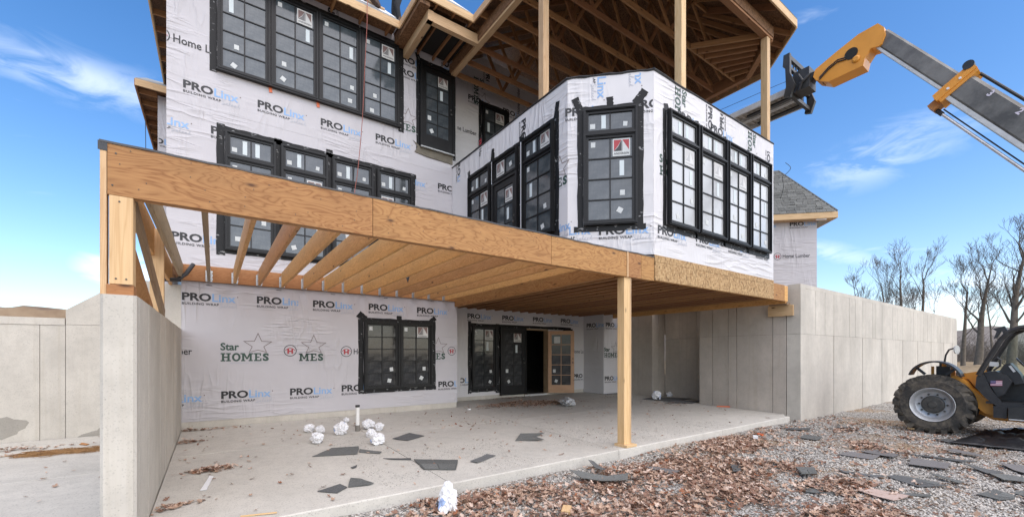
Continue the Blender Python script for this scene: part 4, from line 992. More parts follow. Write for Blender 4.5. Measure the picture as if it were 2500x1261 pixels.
# felt and underlayment left on the lower corner
m = MB(); z = lambda y: EZ + (y-9.4)*1.1 + .045
m.prism([(2.55,9.55,z(9.55)),(3.40,9.42,z(9.42)),(2.95,9.92,z(9.92)),(2.7,9.75,z(9.75))], (0,-.004,.004)); m.build('underlayment', M_UNDER, HOUSE)
m = MB(); m.prism([(3.42,9.44,z(9.44)+.01),(2.30,10.56,z(10.56)+.01),(2.18,10.56,z(10.56)+.012),(3.30,9.44,z(9.44)+.012)], (0,-.004,.004)); m.build('underlayment', M_UNDER, HOUSE)
zb = lambda y: EZ + (y-8.27)*1.1 + .045
m = MB(); m.prism([(4.05,8.45,zb(8.45)),(4.72,8.29,zb(8.29)),(4.40,8.62,zb(8.62))], (0,-.004,.004)); m.build('underlayment', M_UNDER, HOUSE)
for a, b in (((2.2,9.98),(3.05,9.80)), ((2.5,9.72),(3.2,9.60))):
    board('roof_jack', (a[0], a[1], z(a[1])+.03), (b[0], b[1], z(b[1])+.03), .14, .035, M_STUD, HOUSE, (0,-.74,.67))
def fascia(a, b, h=.17, mat=None):
    a = Vector((*a, EZ-.085+.012)); b = Vector((*b, EZ-.085+.012)); return board('fascia_board', a, b, .035, h, mat or M_STUD, HOUSE)
fascia((-1.1, 9.385), (3.48, 9.385)); fascia((3.485, 9.37), (3.485, 8.27)); fascia((3.47, 8.255), (4.79, 8.255)); fascia((4.775, 8.235), (4.775, 5.37))
fascia((4.785, 5.345), (5.99, 4.14)); fascia((6.0, 4.125), (10.86, 4.125)); fascia((10.88, 4.135), (12.1, 5.355)); fascia((12.115, 5.37), (12.115, 11.9)); fascia((-1.115, 9.4), (-1.115, 20.9))
# open eaves: rafter tails
for k in range(8): board('rafter_tail', (-.9+.6*k, 9.40, EZ-.085), (-.9+.6*k, 9.84, EZ-.06), .038, .12, M_ROOFWOOD, HOUSE)
for k in range(19): board('rafter_tail', (-1.09, 9.7+.6*k, EZ-.085), (-.71, 9.7+.6*k, EZ-.06), .038, .13, M_ROOFWOOD, HOUSE)
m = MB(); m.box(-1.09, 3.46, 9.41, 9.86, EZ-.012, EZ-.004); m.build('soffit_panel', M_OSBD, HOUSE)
for k in range(2): board('rafter_tail', (3.51, 8.6+.55*k, EZ-.09), (3.78, 8.6+.55*k, EZ-.09), .038, .13, M_ROOFWOOD, HOUSE)
for k in range(3): board('rafter_tail', (3.9+.42*k, 8.28, EZ-.09), (3.9+.42*k, 8.45, EZ-.09), .038, .13, M_ROOFWOOD, HOUSE)
for k in range(5): board('rafter_tail', (4.80, 5.6+.6*k, EZ-.09), (5.0, 5.6+.6*k, EZ-.09), .038, .13, M_ROOFWOOD, HOUSE)
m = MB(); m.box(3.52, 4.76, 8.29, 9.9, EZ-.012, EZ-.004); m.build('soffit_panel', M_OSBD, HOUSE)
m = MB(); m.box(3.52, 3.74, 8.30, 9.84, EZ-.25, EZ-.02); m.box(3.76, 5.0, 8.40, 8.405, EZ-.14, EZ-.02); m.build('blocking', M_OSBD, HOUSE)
# porch roof
PE = [(4.79, 12), (4.79, 5.36), (6.0, 4.14), (10.87, 4.14), (12.1, 5.37), (12.1, 12)]; SL = .6
AP = (8.445, 7.8, EZ+3.655*SL); AB = (8.445, 12, EZ+3.655*SL)
E3 = [(x, y, EZ) for x, y in PE]
roof_face([E3[0], E3[1], AP, AB]); roof_face([E3[1], E3[2], AP]); roof_face([E3[2], E3[3], AP]); roof_face([E3[3], E3[4], AP]); roof_face([E3[4], E3[5], AB, AP])
for a, b in ((2, 3), (3, 4)):
    p, q = Vector(E3[a]), Vector(E3[b]); dz = Vector((0,0,.04)); board('shingle_edge', p+dz, q+dz, .05, .022, M_SHINGLE, HOUSE)
PB = [(5.05, 9.84), (5.05, 5.50), (6.06, 4.50), (10.42, 4.50), (11.36, 5.44), (11.36, 10.38)]
for i in range(5):
    a, b = Vector((*PB[i], 8.69)), Vector((*PB[i+1], 8.69)); t = (b-a).normalized()*.03 if i not in (0,) else Vector((0,0,0))
    board('porch_beam', a, b-t*.3, .13, .30, M_ROOFWOOD if i else M_STUD, HOUSE)
    n_ = Vector((-(b-a).y, (b-a).x, 0)).normalized()
    board('beam_facing', a - n_*.075 + Vector((0,0,.02)), b - n_*.075 + Vector((0,0,.02)), .012, .24, M_OSBD, HOUSE)
board('porch_beam', (3.80, 9.84, 8.64), (3.80, 8.40, 8.64), .13, .22, M_STUD, HOUSE); board('porch_beam', (3.74, 8.47, 8.64), (4.98, 8.47, 8.64), .12, .22, M_STUD, HOUSE)
for x in (4.1, 4.5, 4.8): board('ceiling_joist', (x, 8.54, 8.80), (x, 9.84, 8.80), .035, .09, M_ROOFWOOD, HOUSE)
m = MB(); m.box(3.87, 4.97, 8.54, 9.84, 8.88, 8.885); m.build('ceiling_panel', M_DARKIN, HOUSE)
# trusses: chord along X, sloping tops and webs
def ztop(x, y): return EZ - .10 + SL*max(0, min(x-4.79, 12.1-x, y-4.14))
yt = 5.75
while yt < 10.3:
    z0 = 8.66; xa, xb = 5.13, 11.29
    board('bottom_chord', (xa, yt, z0), (xb, yt, z0), .04, .13, M_ROOFWOOD, HOUSE)
    xm = min(8.445, 4.79 + (yt-4.14)); xm2 = 16.89 - xm
    board('top_chord', (4.85, yt, ztop(4.85, yt)), (xm, yt, ztop(xm, yt)), .04, .11, M_ROOFWOOD, HOUSE)
    if xm < 8.4: board('top_chord', (xm, yt, ztop(xm, yt)), (xm2, yt, ztop(xm2, yt)), .04, .11, M_ROOFWOOD, HOUSE)
    board('top_chord', (xm2, yt, ztop(xm2, yt)), (12.04, yt, ztop(12.04, yt)), .04, .11, M_ROOFWOOD, HOUSE)
    for k, (u, v) in enumerate(((6.6, 6.1), (6.6, 7.6), (8.445, 7.6), (8.445, 9.3), (10.3, 9.3), (10.3, 10.8))):
        board('web', (u, yt+.002, z0+.06), (v, yt+.002, ztop(v, yt)-.05), .036, .085, M_ROOFWOOD, HOUSE)
    yt += .58
for k in range(7):     # jack rafters in the front and the angled corners
    x = 6.35 + .6*k
    if x < 10.8: board('jack_rafter', (x, 4.16, ztop(x, 4.16)), (x, 5.72, ztop(x, 5.72)), .04, .13, M_ROOFWOOD, HOUSE)
for s in (0, 1):
    for k in range(4):
        a, b = (Vector(PE[3]), Vector(PE[4])) if s else (Vector(PE[1]), Vector(PE[2])); q = a.lerp(b, .15+.23*k); t = Vector((AP[0], AP[1])); e = q.lerp(t, .55 - .08*abs(k-1.5))
        board('jack_rafter', (q.x, q.y, EZ-.09), (e.x, e.y, EZ-.10+(AP[2]-EZ)*(.55-.08*abs(k-1.5))), .04, .12, M_ROOFWOOD, HOUSE)
for k in range(6):
    y = 5.75 + .58*k + .29
    board('jack_rafter', (12.08, y, EZ-.09), (10.1, y, ztop(10.1, y)), .04, .12, M_ROOFWOOD, HOUSE)
for k in range(7):     # short ceiling joists fanning to the right-hand corner
    y = 5.0 + .0*k
    a = Vector((9.2 + .3*k, 5.72, 8.64)); b = Vector((10.2 + .16*k, 4.58 + .12*k, 8.64)); board('ceiling_joist', a, b, .04, .12, M_ROOFWOOD, HOUSE)
for x, y in ((5.10, 6.18), (6.95, 4.52), (10.25, 4.52)): board('porch_post', (x, y, ZB1+.02), (x, y, 8.54), .14, .14, M_STUD, HOUSE, (0,1,0))
# lower roof and wall at the back left
m = MB(); m.box(-1.2, -.71, 14.4, 22, 2.8, 8.15); wbk = m.build('wall', M_WRAP, HOUSE)
m = MB(); m.prism([(-1.6, 14.0, 8.24), (-.71, 14.0, 8.24), (-.71, 16.2, 9.4), (-1.6, 16.2, 9.4)], (0,0,.02)); m.build('roof_covering', M_ROOFGREY, HOUSE)
m = MB(); m.box(-1.58, -.72, 14.02, 23, 8.215, 8.235); m.build('roof_deck', M_OSBD, HOUSE)
board('fascia_board', (-1.6, 13.98, 8.15), (-.72, 13.98, 8.15), .035, .17, M_STUD, HOUSE); board('fascia_board', (-1.6, 14.0, 8.15), (-1.6, 23, 8.15), .035, .17, M_ROOFWOOD, HOUSE)
for k in range(13): board('rafter_tail', (-1.57, 14.4+.6*k, 8.15), (-1.21, 14.4+.6*k, 8.15), .038, .12, M_ROOFWOOD, HOUSE)
print_on(wbk, 'pro', (-1.2-.32, 14.4, 7.05), NY, clip=(.34, .80)); print_on(wbk, 'home', (-1.2, 14.4, 6.2), NY, clip=(.02, .4))

# ------------------------------------------------------------------ angled wing at the right
WING = thing('house_wing', (16.5, 7, 2.9), 'low angled wing of the house with grey shingled roof beyond the retaining wall', 'house')
dl = Vector((-.7071, .7071, 0)); dn = Vector((-.7071, -.7071, 0))
PW = Vector((16.9, 5.8, 0)); a = PW; b = PW + dl*5
m = MB(); m.prism([a + Vector((0,0,2.9)), b + Vector((0,0,2.9)), b - dn*.2 + Vector((0,0,2.9)), a - dn*.2 + Vector((0,0,2.9))], (0,0,3.2)); wg = m.build('wall', M_WRAP, WING)
m = MB(); m.prism([a - dn*.202 + Vector((0,0,2.9)), a - dn*6 + Vector((0,0,2.9)), a - dn*6 + dl*.2 + Vector((0,0,2.9)), a - dn*.202 + dl*.2 + Vector((0,0,2.9))], (0,0,3.2)); m.build('wall', M_WRAP, WING)
E = PW + dn*.35 - dl*.45; EZW = 6.12; m_ = 1.5
L_ = E + dl*5.5; ap = E + Vector((0, 1.81, 0)); apz = EZW + 1.96
Rr_ = E - dn*5
def v3(p, z): return Vector((p.x, p.y, z))
mm = MB(); mm.prism([v3(E, EZW), v3(ap, apz), v3(ap+dl*5, apz), v3(L_, EZW)], (0,0,.02)); mm.build('roof_deck', M_ROOFGREY, WING)
mm = MB(); mm.prism([v3(E, EZW), v3(Rr_, EZW), v3(ap-dn*4, apz), v3(ap, apz)], (0,0,.02)); mm.build('roof_deck', M_ROOFGREY, WING)
board('fascia_board', v3(E, 6.02), v3(L_, 6.02), .035, .2, M_STUD, WING); board('fascia_board', v3(E, 6.02), v3(Rr_, 6.02), .035, .2, M_STUD, WING)
mm = MB(); mm.prism([v3(E, 5.93), v3(L_, 5.93), v3(L_-dn*.34, 5.93), v3(E-dn*.34, 5.93)], (0,0,.012)); mm.build('soffit', M_STUD, WING)
board('white_strip', v3(E+dl*.30+dn*-.06, 5.90), v3(E+dl*.62+dn*-.06, 5.90), .04, .03, M_WHITE, WING)
board('sill_plate', (11.6, 4.75, 3.0), (14.6, 4.75, 3.0), .14, .04, M_STUD, WING)
# shingle courses
up = (v3(ap, apz) - v3(E, EZW)); inn = (-dn)*(.7071*1.81) ; slope = Vector((inn.x, inn.y, 1.96)); SLn = slope.length; sv = slope/SLn
nrm = dl.cross(sv).normalized(); nrm = nrm if nrm.z > 0 else -nrm
rows = 17; rh = SLn/rows; rr = random.Random(5); _sh = {}
for r in range(rows):
    t0 = r*rh; hipo = .7071*1.81*(t0+rh)/SLn ; s = hipo + .01 + rr.uniform(0, .02); s_end = 3.4
    while s < s_end:
        wdt = rr.choice((.16, .20, .24, .30)); key = wdt
        if key not in _sh:
            q = MB(); q.box(0, wdt-.008, -.012, .02, -.006, .008); _sh[key] = None
            for thk in (0, 1):
                q = MB(); q.box(0, wdt-.008, -.014, rh+.02, 0, .008+.007*thk); _sh[(key, thk)] = q.mesh('shingle', M_SHINGLE)
        p = v3(E, EZW) + dl*s + sv*t0 + nrm*.022
        mt = Matrix(((dl.x, sv.x, nrm.x, p.x), (dl.y, sv.y, nrm.y, p.y), (dl.z, sv.z, nrm.z, p.z), (0,0,0,1)))
        place(bpy.data.objects.new('shingle', _sh[(key, rr.randint(0,1))]), mt, WING); s += wdt
mm = MB(); q0 = v3(E, EZW+.03); q1 = v3(ap, apz+.03); mm.tube([q0, q0.lerp(q1,.5), q1], .03, 6); mm.build('hip_cap', M_SHINGLE, WING)
def wingp(px, py):
    cx = (px-CX)/F; d3 = Vector((cx*.8168+.5769, -cx*.5769+.8168, (HY-py)/F)); t = dn.dot(PW)/dn.dot(d3); return Vector((d3.x*t, d3.y*t, EYE+d3.z*t))
q = wingp(1928, 542); print_on(wg, 'pro', q, dn, clip=(None, (PW-Vector((q.x,q.y,0))).length-.02)); q = wingp(1875, 546); print_on(wg, 'pro', q - (-dl)*.55, dn)
print_on(wg, 'home', wingp(1889, 626), dn, s=.86)
# ------------------------------------------------------------------ telehandler
TH = thing('telehandler', (13, 0.5, GZ), 'orange telehandler with its boom raised towards the roof', 'telehandler')
def wheel(xo, yc, zc, r, wd, sgn):
    """xo outer face, wheel runs inwards by wd*sgn"""
    wh = bpy.data.objects.new('wheel', None); place(wh, Matrix.Translation((xo, yc, zc)), TH)
    m = MB(); w2 = wd; pr = [(r*.56, .03), (r*.60, .0), (r*.80, -.005), (r*.90, .03), (r*.945, .07), (r*.95, w2-.07), (r*.9, w2-.03), (r*.8, w2), (r*.56, w2-.02)]
    m.lathe([(a, b*sgn) for a, b in pr], (xo, yc, zc), (1,0,0), 56)
    nl = 20
    for k in range(nl):
        for side in (0, 1):
            th = 2*math.pi*(k+.5*side)/nl; c, s = math.cos(th), math.sin(th); c2, s2 = math.cos(th+.20), math.sin(th+.20); dth = .078
            xa, xb = (.012, w2*.52) if side == 0 else (w2-.012, w2*.48); pts = []
            for (tt, xq) in ((th-dth, xa), (th+dth, xa), (th+.24+dth, xb), (th+.24-dth, xb)):
                for rq in (r*.90, r*1.012): pts.append((xo+sgn*xq, yc+rq*math.cos(tt), zc+rq*math.sin(tt)))
            for (tt) in (th-dth*1.1, th+dth*1.1):
                pts.append((xo+sgn*(xa+(.0 if side == 0 else 0)), yc+r*.76*math.cos(tt-.05), zc+r*.76*math.sin(tt-.05)))
            pts[-2] = (pts[-2][0]-sgn*.012*(1 if side == 0 else -1),)+pts[-2][1:]; pts[-1] = (pts[-1][0]-sgn*.012*(1 if side == 0 else -1),)+pts[-1][1:]
            m.add(pts, [(1,3,5,7),(0,2,4,6),(0,1,3,2),(2,3,5,4),(4,5,7,6),(6,7,1,0),(1,8,9,3),(0,8,1),(2,3,9),(0,2,9,8)])
    m.build('tyre', M_TYRE, wh, smooth=False)
    m = MB(); m.lathe([(r*.565,.0),(r*.55,.0),(r*.53,.03),(r*.49,.045),(r*.47,.10),(r*.42,.125),(r*.24,.13),(r*.10,.13),(r*.10,.2),(r*.56,.2)], (xo, yc, zc), (sgn,0,0), 48); m.build('rim', M_RIM, wh, smooth=True)
    m = MB(); m.lathe([(.0001,.04),(r*.10,.04),(r*.12,.055),(r*.25,.06),(r*.29,.08),(r*.295,.14),(.0001,.14)], (xo, yc, zc), (sgn,0,0), 24)
    for k in range(10):
        th = 2*math.pi*k/10; m.lathe([(.0001,.10),(.018,.10),(.018,.13),(.0001,.13)], (xo, yc+r*.345*math.cos(th), zc+r*.345*math.sin(th)), (sgn,0,0), 6)
    m.build('hub', M_HUB, wh)
WR = .60; ZC = GZ + WR - .012
for xo, sg in ((11.80, 1), (14.12, -1)):
    for yc in (2.07, -.95): wheel(xo, yc, ZC, WR, .44, sg)
def side_prism(m, pts, x0, x1): m.prism([(x0, y, z) for y, z in pts], (x1-x0, 0, 0)); return m
# chassis
m = MB(); side_prism(m, [(2.55,.32),(2.3,.62),(1.75,.80),(1.45,.80),(1.2,.45),(-1.9,.45),(-2.1,.4),(-1.9,.1),(1.3,.1),(1.6,.25),(2.5,.18)], 12.45, 13.50); m.build('chassis', M_ORANGE, TH)
pts = [at(px, py, 'X', 12.05) for px, py in ((2322, 918), (2338, 916), (2360, 933), (2372, 948), (2400, 968), (2424, 985), (2426, 1013), (2404, 1008), (2375, 985), (2352, 962), (2330, 935))]
m = MB(); m.prism(pts, (.45,0,0)); m.build('fender_arm', M_ORANGE, TH)
pts = [at(px, py, 'X', 12.3) for px, py in ((2345, 912), (2400, 904), (2402, 945), (2385, 948), (2365, 925), (2340, 922))]
m = MB(); m.prism(pts, (.9,0,0)); m.build('hood', M_ORANGE, TH)
# mudguard
m = MB(); mg = []; mg2 = []
for k in range(15):
    th = R(14 + k*11.0); mg.append((2.06+.40*math.cos(th), .86+.39*math.sin(th))); 
for (y, z) in mg: mg2.append((2.06+(y-2.06)*.93, .86+(z-.86)*.92))
m.prism([(11.92, y, z) for y, z in mg] + [(11.92, y, z) for y, z in mg2[::-1]], (.34,0,0)); m.build('mudguard', M_PLASTIC, TH)
for (y, z) in ((2.35, 1.0), (1.75, 1.0)):
    board('mudguard_bracket', (12.05, 2.07+(y-2.07)*.5, .97), (12.05, 2.07+(y-2.07)*.95, 1.10), .03, .05, M_PLASTIC, TH)
board('bracket_post', (12.3, 2.14, .9), (12.3, 2.14, 1.13), .05, .04, M_ORANGE, TH, (0,1,0)); board('bracket_post', (12.3, 1.84, .9), (12.3, 1.84, 1.14), .05, .06, M_ORANGE, TH, (0,1,0))
m = MB(); m.box(12.24, 12.42, 1.88, 2.08, .88, 1.14); m.lathe([(.0001,0),(.07,0),(.07,.1),(.0001,.1)], (12.33, 1.98, 1.12), (0,0,1), 14); m.build('work_lamp', M_PLASTIC, TH)
mm = MB(); mm.tube([at(2305, 890, 'X', 12.2), at(2309, 866, 'X', 12.2), at(2317, 853, 'X', 12.2), at(2330, 849, 'X', 12.2)], .016, 8); arm = mm.build('mirror_arm', M_PLASTIC, TH)
mm = MB(); mm.lathe([(.0001,-.02),(.05,-.015),(.085,.0),(.09,.02),(.0001,.02)], at(2334, 853, 'X', 12.22), (-.3,-.95,0), 20); mm.build('mirror', M_ALU, arm)
mm = MB(); mm.lathe([(.0001,-.04),(.035,-.04),(.035,.05),(.0001,.05)], at(2305, 889, 'X', 12.2), (0,0,1), 12); mm.build('mirror_foot', M_ORANGE, arm)
# cab
CXL, CXR = 11.88, 12.78
def P(px, py, x=CXL): return at(px, py, 'X', x)
pil = [P(2389, 915), P(2412, 878), P(2444, 828), P(2462, 810), P(2490, 799)]; top2 = Vector((CXL, -.35, pil[-1].z+.16))
for x in (CXL, CXR):
    off = Vector((x-CXL, 0, 0)); m = MB(); m.tube([q+off for q in pil] + [Vector((x, .5, 1.93)), top2+off, Vector((x, -.62, 1.2)), Vector((x, -.62, .5))], [.045]*9, 6); m.build('cab_frame', M_PLASTIC, TH)
sp = [P(2384, 918), P(2398, 905), P(2420, 950), P(2447, 984), P(2500, 989), P(2500, 998), P(2440, 995), P(2408, 973), P(2381, 944)]
m = MB(); m.prism(sp, (.10,0,0)); m.box(CXL, CXL+.1, -.6, sp[4].y+.001, .42, .50); m.build('cab_sill', M_PLASTIC, TH)
ip = [P(2402, 908, 11.93), P(2430, 905, 11.93), P(2458, 915, 11.93), P(2470, 932, 11.93), P(2452, 962, 11.93), P(2436, 968, 11.93), P(2412, 930, 11.93)]
m = MB(); m.prism(ip, (.75,0,0)); con = m.build('console', M_PLASTIC, TH)
m = MB(); m.prism([P(2440, 905, 12.1), P(2452, 888, 12.1), P(2466, 886, 12.1), P(2490, 912, 12.1), P(2500, 935, 12.1), P(2478, 938, 12.1), P(2462, 915, 12.1)], (.4,0,0)); m.build('dashboard', M_PLASTIC, TH)
m = MB(); m.prism([P(2462, 893, 12.08), P(2468, 891, 12.08), P(2480, 906, 12.08), P(2474, 908, 12.08)], (.01,0,0)); m.build('dash_panel', M_ALU, TH)
mm = MB(); cst = P(2505, 893, 12.35); mm.tube([cst + Vector((.18*math.cos(t), .11*math.sin(t), .14*math.sin(t))) for t in [2*math.pi*k/20 for k in range(21)]], .016, 6); mm.build('steering_wheel', M_PLASTIC, TH)
mm = MB(); mm.tube([P(2425, 904), P(2442, 892), P(2443, 878), P(2434, 872), P(2424, 876)], .016, 6); hm = mm.build('side_mirror_arm', M_PLASTIC, TH)
mm = MB(); mm.obox(P(2427, 888), (0,1,.1), (1,0,0), (0,-.1,1), .055, .02, .04); mm.build('side_mirror', M_ALU, hm)
m = MB(); m.box(CXL+.02, CXR-.02, -.6, 1.35, .46, .50); m.build('cab_floor', M_PLASTIC, TH)
m = MB(); m.box(12.5, 12.7, -.55, 1.42, .45, .98); m.build('cab_side_panel', M_PLASTIC, TH)
m = MB(); m.box(12.0, 12.55, -.35, .2, .55, .9); m.box(12.0, 12.55, -.5, -.33, .8, 1.5); m.build('seat', M_PLASTIC, TH)
m = MB(); m.prism([Vector((CXL-.02, 1.1, 1.82)), Vector((CXL-.02, .4, 2.02)), Vector((CXL-.02, -.5, 2.05)), Vector((CXL-.02, -.6, 1.96)), Vector((CXL-.02, .5, 1.94))], (.95,0,0)); m.build('cab_roof', M_PLASTIC, TH)
gl = [pil[0], pil[1], pil[2], pil[3], pil[4], Vector((CXL, .5, 1.93)), Vector((CXL, .5, .52)), sp[3], sp[2]]
m = MB(); m.prism([v + Vector((CXR-CXL-.004, 0, 0)) for v in gl], (.006,0,0)); m.build('cab_window', M_CABGLASS, TH)
m = MB(); m.prism([P(2423, 802), P(2452, 795), P(2462, 808), P(2450, 815), P(2445, 806), P(2434, 824), P(2426, 826), P(2433, 808)], (.12,0,0)); m.build('head_lamp', M_PLASTIC, TH)
m = MB(); a, b = P(2425, 990, 11.84), P(2458, 1021, 11.84); m.box(11.84, 12.3, b.y, a.y, b.z, a.z); m.build('battery_box', M_PLASTIC, TH)
m = MB(); m.box(11.80, 12.2, -.2, b.y-.02, b.z-.02, b.z+.0); m.box(11.80, 11.83, -.2, b.y-.02, b.z, a.z); m.build('step', M_BLACKMET, TH)
board('step_edge', (11.79, b.y-.03, b.z-.005), (11.79, -.2, b.z-.005), .01, .02, M_ALU, TH)
# flag decal on the console
q0, q1, q2 = P(2418, 928, 11.925), P(2447, 928, 11.925), P(2447, 941, 11.925); fu = (q1-q0); fd = Vector((0,0,q2.z-q1.z)); m = MB()
def fq(a, b, c, d, mi, e): m.cur = mi; m.add([q0+fu*a+fd*c-Vector((e,0,0)), q0+fu*b+fd*c-Vector((e,0,0)), q0+fu*b+fd*d-Vector((e,0,0)), q0+fu*a+fd*d-Vector((e,0,0))], [(0,1,2,3)])
for k in range(7): fq(0, 1, k/7, (k+1)/7, 1 if k % 2 == 0 else 2, 0)
fq(0, .46, 0, .57, 0, .002)
for i in range(4):
    for j in range(2): fq(.05+.1*i, .08+.1*i, .12+.22*j, .20+.22*j, 2, .003)
m.build('flag_decal', [M_FLAGB, M_FLAGR, M_FLAGW], con)
# rear body so that the machine is whole
m = MB(); side_prism(m, [(.1,.86),(-2.2,.86),(-2.3,.4),(-2.35,1.3),(-1.9,1.5),(-.7,1.35)], 12.9, 14.0); m.build('engine_cover', M_PLASTIC, TH)
# boom
BX0, BX1 = 12.84, 13.16; bc = (BX0+BX1)/2
p_out = Vector((bc, 1.07, 5.93)); p_in = Vector((bc, 3.07, 8.78)); bd = (p_in-p_out).normalized(); bn = Vector((0, -bd.z, bd.y))   # bn points up-back
col = p_out + bd*((1.89-1.07)/bd.y); piv = p_out - bd*((p_out.z-1.35)/bd.z)
def boom_sec(a, b, w, h):
    m = MB(); c = .25*w; hw, hh = w/2, h/2; sec = [(-hw+c,-hh),(hw-c,-hh),(hw,-hh+c),(hw,hh-c*.6),(hw-c*.6,hh),(-hw+c*.6,hh),(-hw,hh-c*.6),(-hw,-hh+c)]
    vs = [a + Vector((x,0,0)) + bn*z for x, z in sec] + [b + Vector((x,0,0)) + bn*z for x, z in sec]
    m.add(vs, [tuple(range(8))[::-1], tuple(range(8,16))] + [(i,(i+1)%8,8+(i+1)%8,8+i) for i in range(8)]); return m
boom_sec(piv, col, .38, .50).build('boom_outer', M_BOOM, TH); boom_sec(col - bd*.3, p_in + bd*.12, .28, .36).build('boom_inner', M_BOOM, TH)
for hh, dd in ((-.255, .015), (-.185, .012)):
    pass
m = MB(); m.obox((col+piv)/2 - bn*.225 + Vector((-.145,0,0)), bd, (.75,0,0)+Vector() if False else Vector((.72,0,0)).normalized(), bn, (col-piv).length/2, .055, .035); m.build('bevel_highlight', M_ALU, TH)  # pale strip paints the light caught by the boom's lower bevel
m = MB(); m.obox((col+p_in)/2 - bn*.165 + Vector((-.105,0,0)), bd, (1,0,0), bn, (col-p_in).length/2, .042, .024); m.build('bevel_highlight', M_ALU, TH)  # same painted highlight along the inner section
# collar
m = MB(); m.obox(col, bd, (1,0,0), bn, .12, .215, .34); m.obox(col+bd*.0, bd, (1,0,0), bn, .05, .235, .36); cl_ = m.build('boom_collar', M_ORANGE, TH)
m = MB(); m.obox(col - bn*.40 - bd*.03, bd, (1,0,0), bn, .09, .12, .10); m.build('collar_foot', M_ORANGE2, cl_)
m = MB(); m.lathe([(.0001,-.24),(.09,-.24),(.09,.24),(.0001,.24)], col + bd*.11 + bn*.32, (1,0,0), 16); m.build('sheave', M_PLASTIC, cl_)
for t in (.10, -.12):
    m = MB(); m.lathe([(.0001,-.015),(.025,-.015),(.025,.01),(.0001,.01)], col + bn*t + Vector((-.237,0,0)), (1,0,0), 8); m.build('bolt', M_WHITE, cl_)
m = MB(); a = col - bn*.46 - bd*.02; m.tube([a, a-bd*.25], .045, 10); m.build('cylinder_eye', M_PLASTIC, TH)
m = MB(); m.tube([a-bd*.22, a-bd*4.5], .028, 10); m.build('cylinder_rod', M_CHROME, TH)
m = MB(); m.tube([a+Vector((-.05,0,0))-bd*.2+bn*.07, a+Vector((-.05,0,0))-bd*4.5+bn*.06], .014, 6); m.build('hose', M_PLASTIC, TH)
m = MB(); a2 = col + bn*.34; m.tube([a2-bd*.1, a2-bd*2+bn*.0, a2-bd*4.5], .028, 8); m.build('hose', M_PLASTIC, TH)
for k, ch in enumerate('321'):     # painted extension numbers
    q = col - bd*(.62+.66*k) + bn*.10 + Vector((-.192,0,0)); tv, tf = text_mesh(ch, .16, .006)
    ux = -bd; uz = bn; m = MB(); m.add([q + ux*x + uz*y for x, y, _ in tv], tf); m.build('extension_number', M_FLAGW, TH)
# head of the boom
def Hd(px, py, x=12.80): return at(px, py, 'X', x)
hp_ = [(2095, 84), (2143, 57), (2158, 66), (2161, 84), (2152, 107), (2146, 112), (2126, 118), (2112, 140), (2107, 160), (2060, 182), (2022, 200), (1992, 196), (1985, 188), (1990, 170), (2040, 128)]
m = MB(); m.prism([Hd(*p) for p in hp_], (.40,0,0)); head = m.build('boom_head', M_ORANGE, TH)
m = MB(); c = Hd(2078, 131, 12.79); m.lathe([(.0001,-.004),(.135,-.004),(.135,.0),(.0001,.0)], c, (1,0,0), 24); m.build('inspection_hole', M_DARKIN, head)
m = MB(); c = Hd(2090, 144, 12.79); m.lathe([(.0001,-.03),(.05,-.03),(.08,-.012),(.08,.0),(.0001,.0)], c, (1,0,0), 18); m.build('pivot_pin', M_ORANGE, head)
m = MB(); q = [Hd(*p, 12.78) for p in ((2065, 140), (2045, 146), (2022, 165), (2000, 190))]; m.tube(q, .014, 6); m.tube([v + Vector((0,.0,-.05)) for v in q], .014, 6); m.build('hose', M_PLASTIC, head)
for p in ((2060, 178), (2025, 194)):
    m = MB(); c = Hd(*p, 13.0); m.obox(c + Vector((0,0,-.012)), (1,0,0), (0,.93,-.36), (0,.36,.93), .10, .13, .006); m.build('slot', M_DARKIN, head)
# carriage and forks
XC0, XC1, YC = 12.55, 14.0, 4.98
CAR = bpy.data.objects.new('fork_carriage', None); place(CAR, Matrix.Translation((13.3, YC, 8.6)), TH)
for x in (XC0, XC1-.10): 
    m = MB(); m.prism([(x, y, z) for y, z in ((YC-.05, 9.42), (YC+.10, 9.42), (YC+.12, 9.12), (YC+.06, 9.05), (YC+.04, 8.55), (YC+.10, 8.30), (YC-.06, 8.25), (YC-.16, 8.55), (YC-.05, 8.9))], (.10,0,0)); m.build('side_plate', M_BLACKMET, CAR)
for z, w in ((9.34, .12), (9.06, .07), (8.38, .10), (8.75, .06)): board('cross_bar', (XC0+.1, YC, z), (XC1-.1, YC, z), .08, w, M_BLACKMET, CAR)
for k in range(7): board('grille_bar', (XC0+.22+.17*k, YC+.01, 9.09), (XC0+.22+.17*k, YC+.01, 9.29), .03, .03, M_BLACKMET, CAR, (0,1,0))
m = MB(); m.box(12.78, 13.22, YC-.42, YC-.04, 8.42, 8.95); m.prism([(12.86, 4.45, 8.78), (12.86, 4.62, 8.80), (12.86, 4.95, 8.95), (12.86, 4.95, 8.45), (12.86, 4.6, 8.5)], (.28,0,0)); m.build('quick_hitch', M_BLACKMET, CAR)
m = MB(); m.tube([(12.78, 4.55, 8.72), (12.72, 4.75, 8.55), (12.80, 4.9, 8.42)], .04, 8); m.tube([(12.70, YC-.2, 8.8), (12.68, YC-.3, 8.6), (12.74, YC-.2, 8.4)], .03, 8); m.build('hose', M_PLASTIC, CAR)
for x in (12.95, 13.6):
    m = MB(); m.box(x, x+.12, YC+.05, YC+.10, 8.42, 9.0); m.box(x, x+.12, YC+.10, YC+1.25, 8.42, 8.47); m.build('fork', M_BLACKMET, CAR)
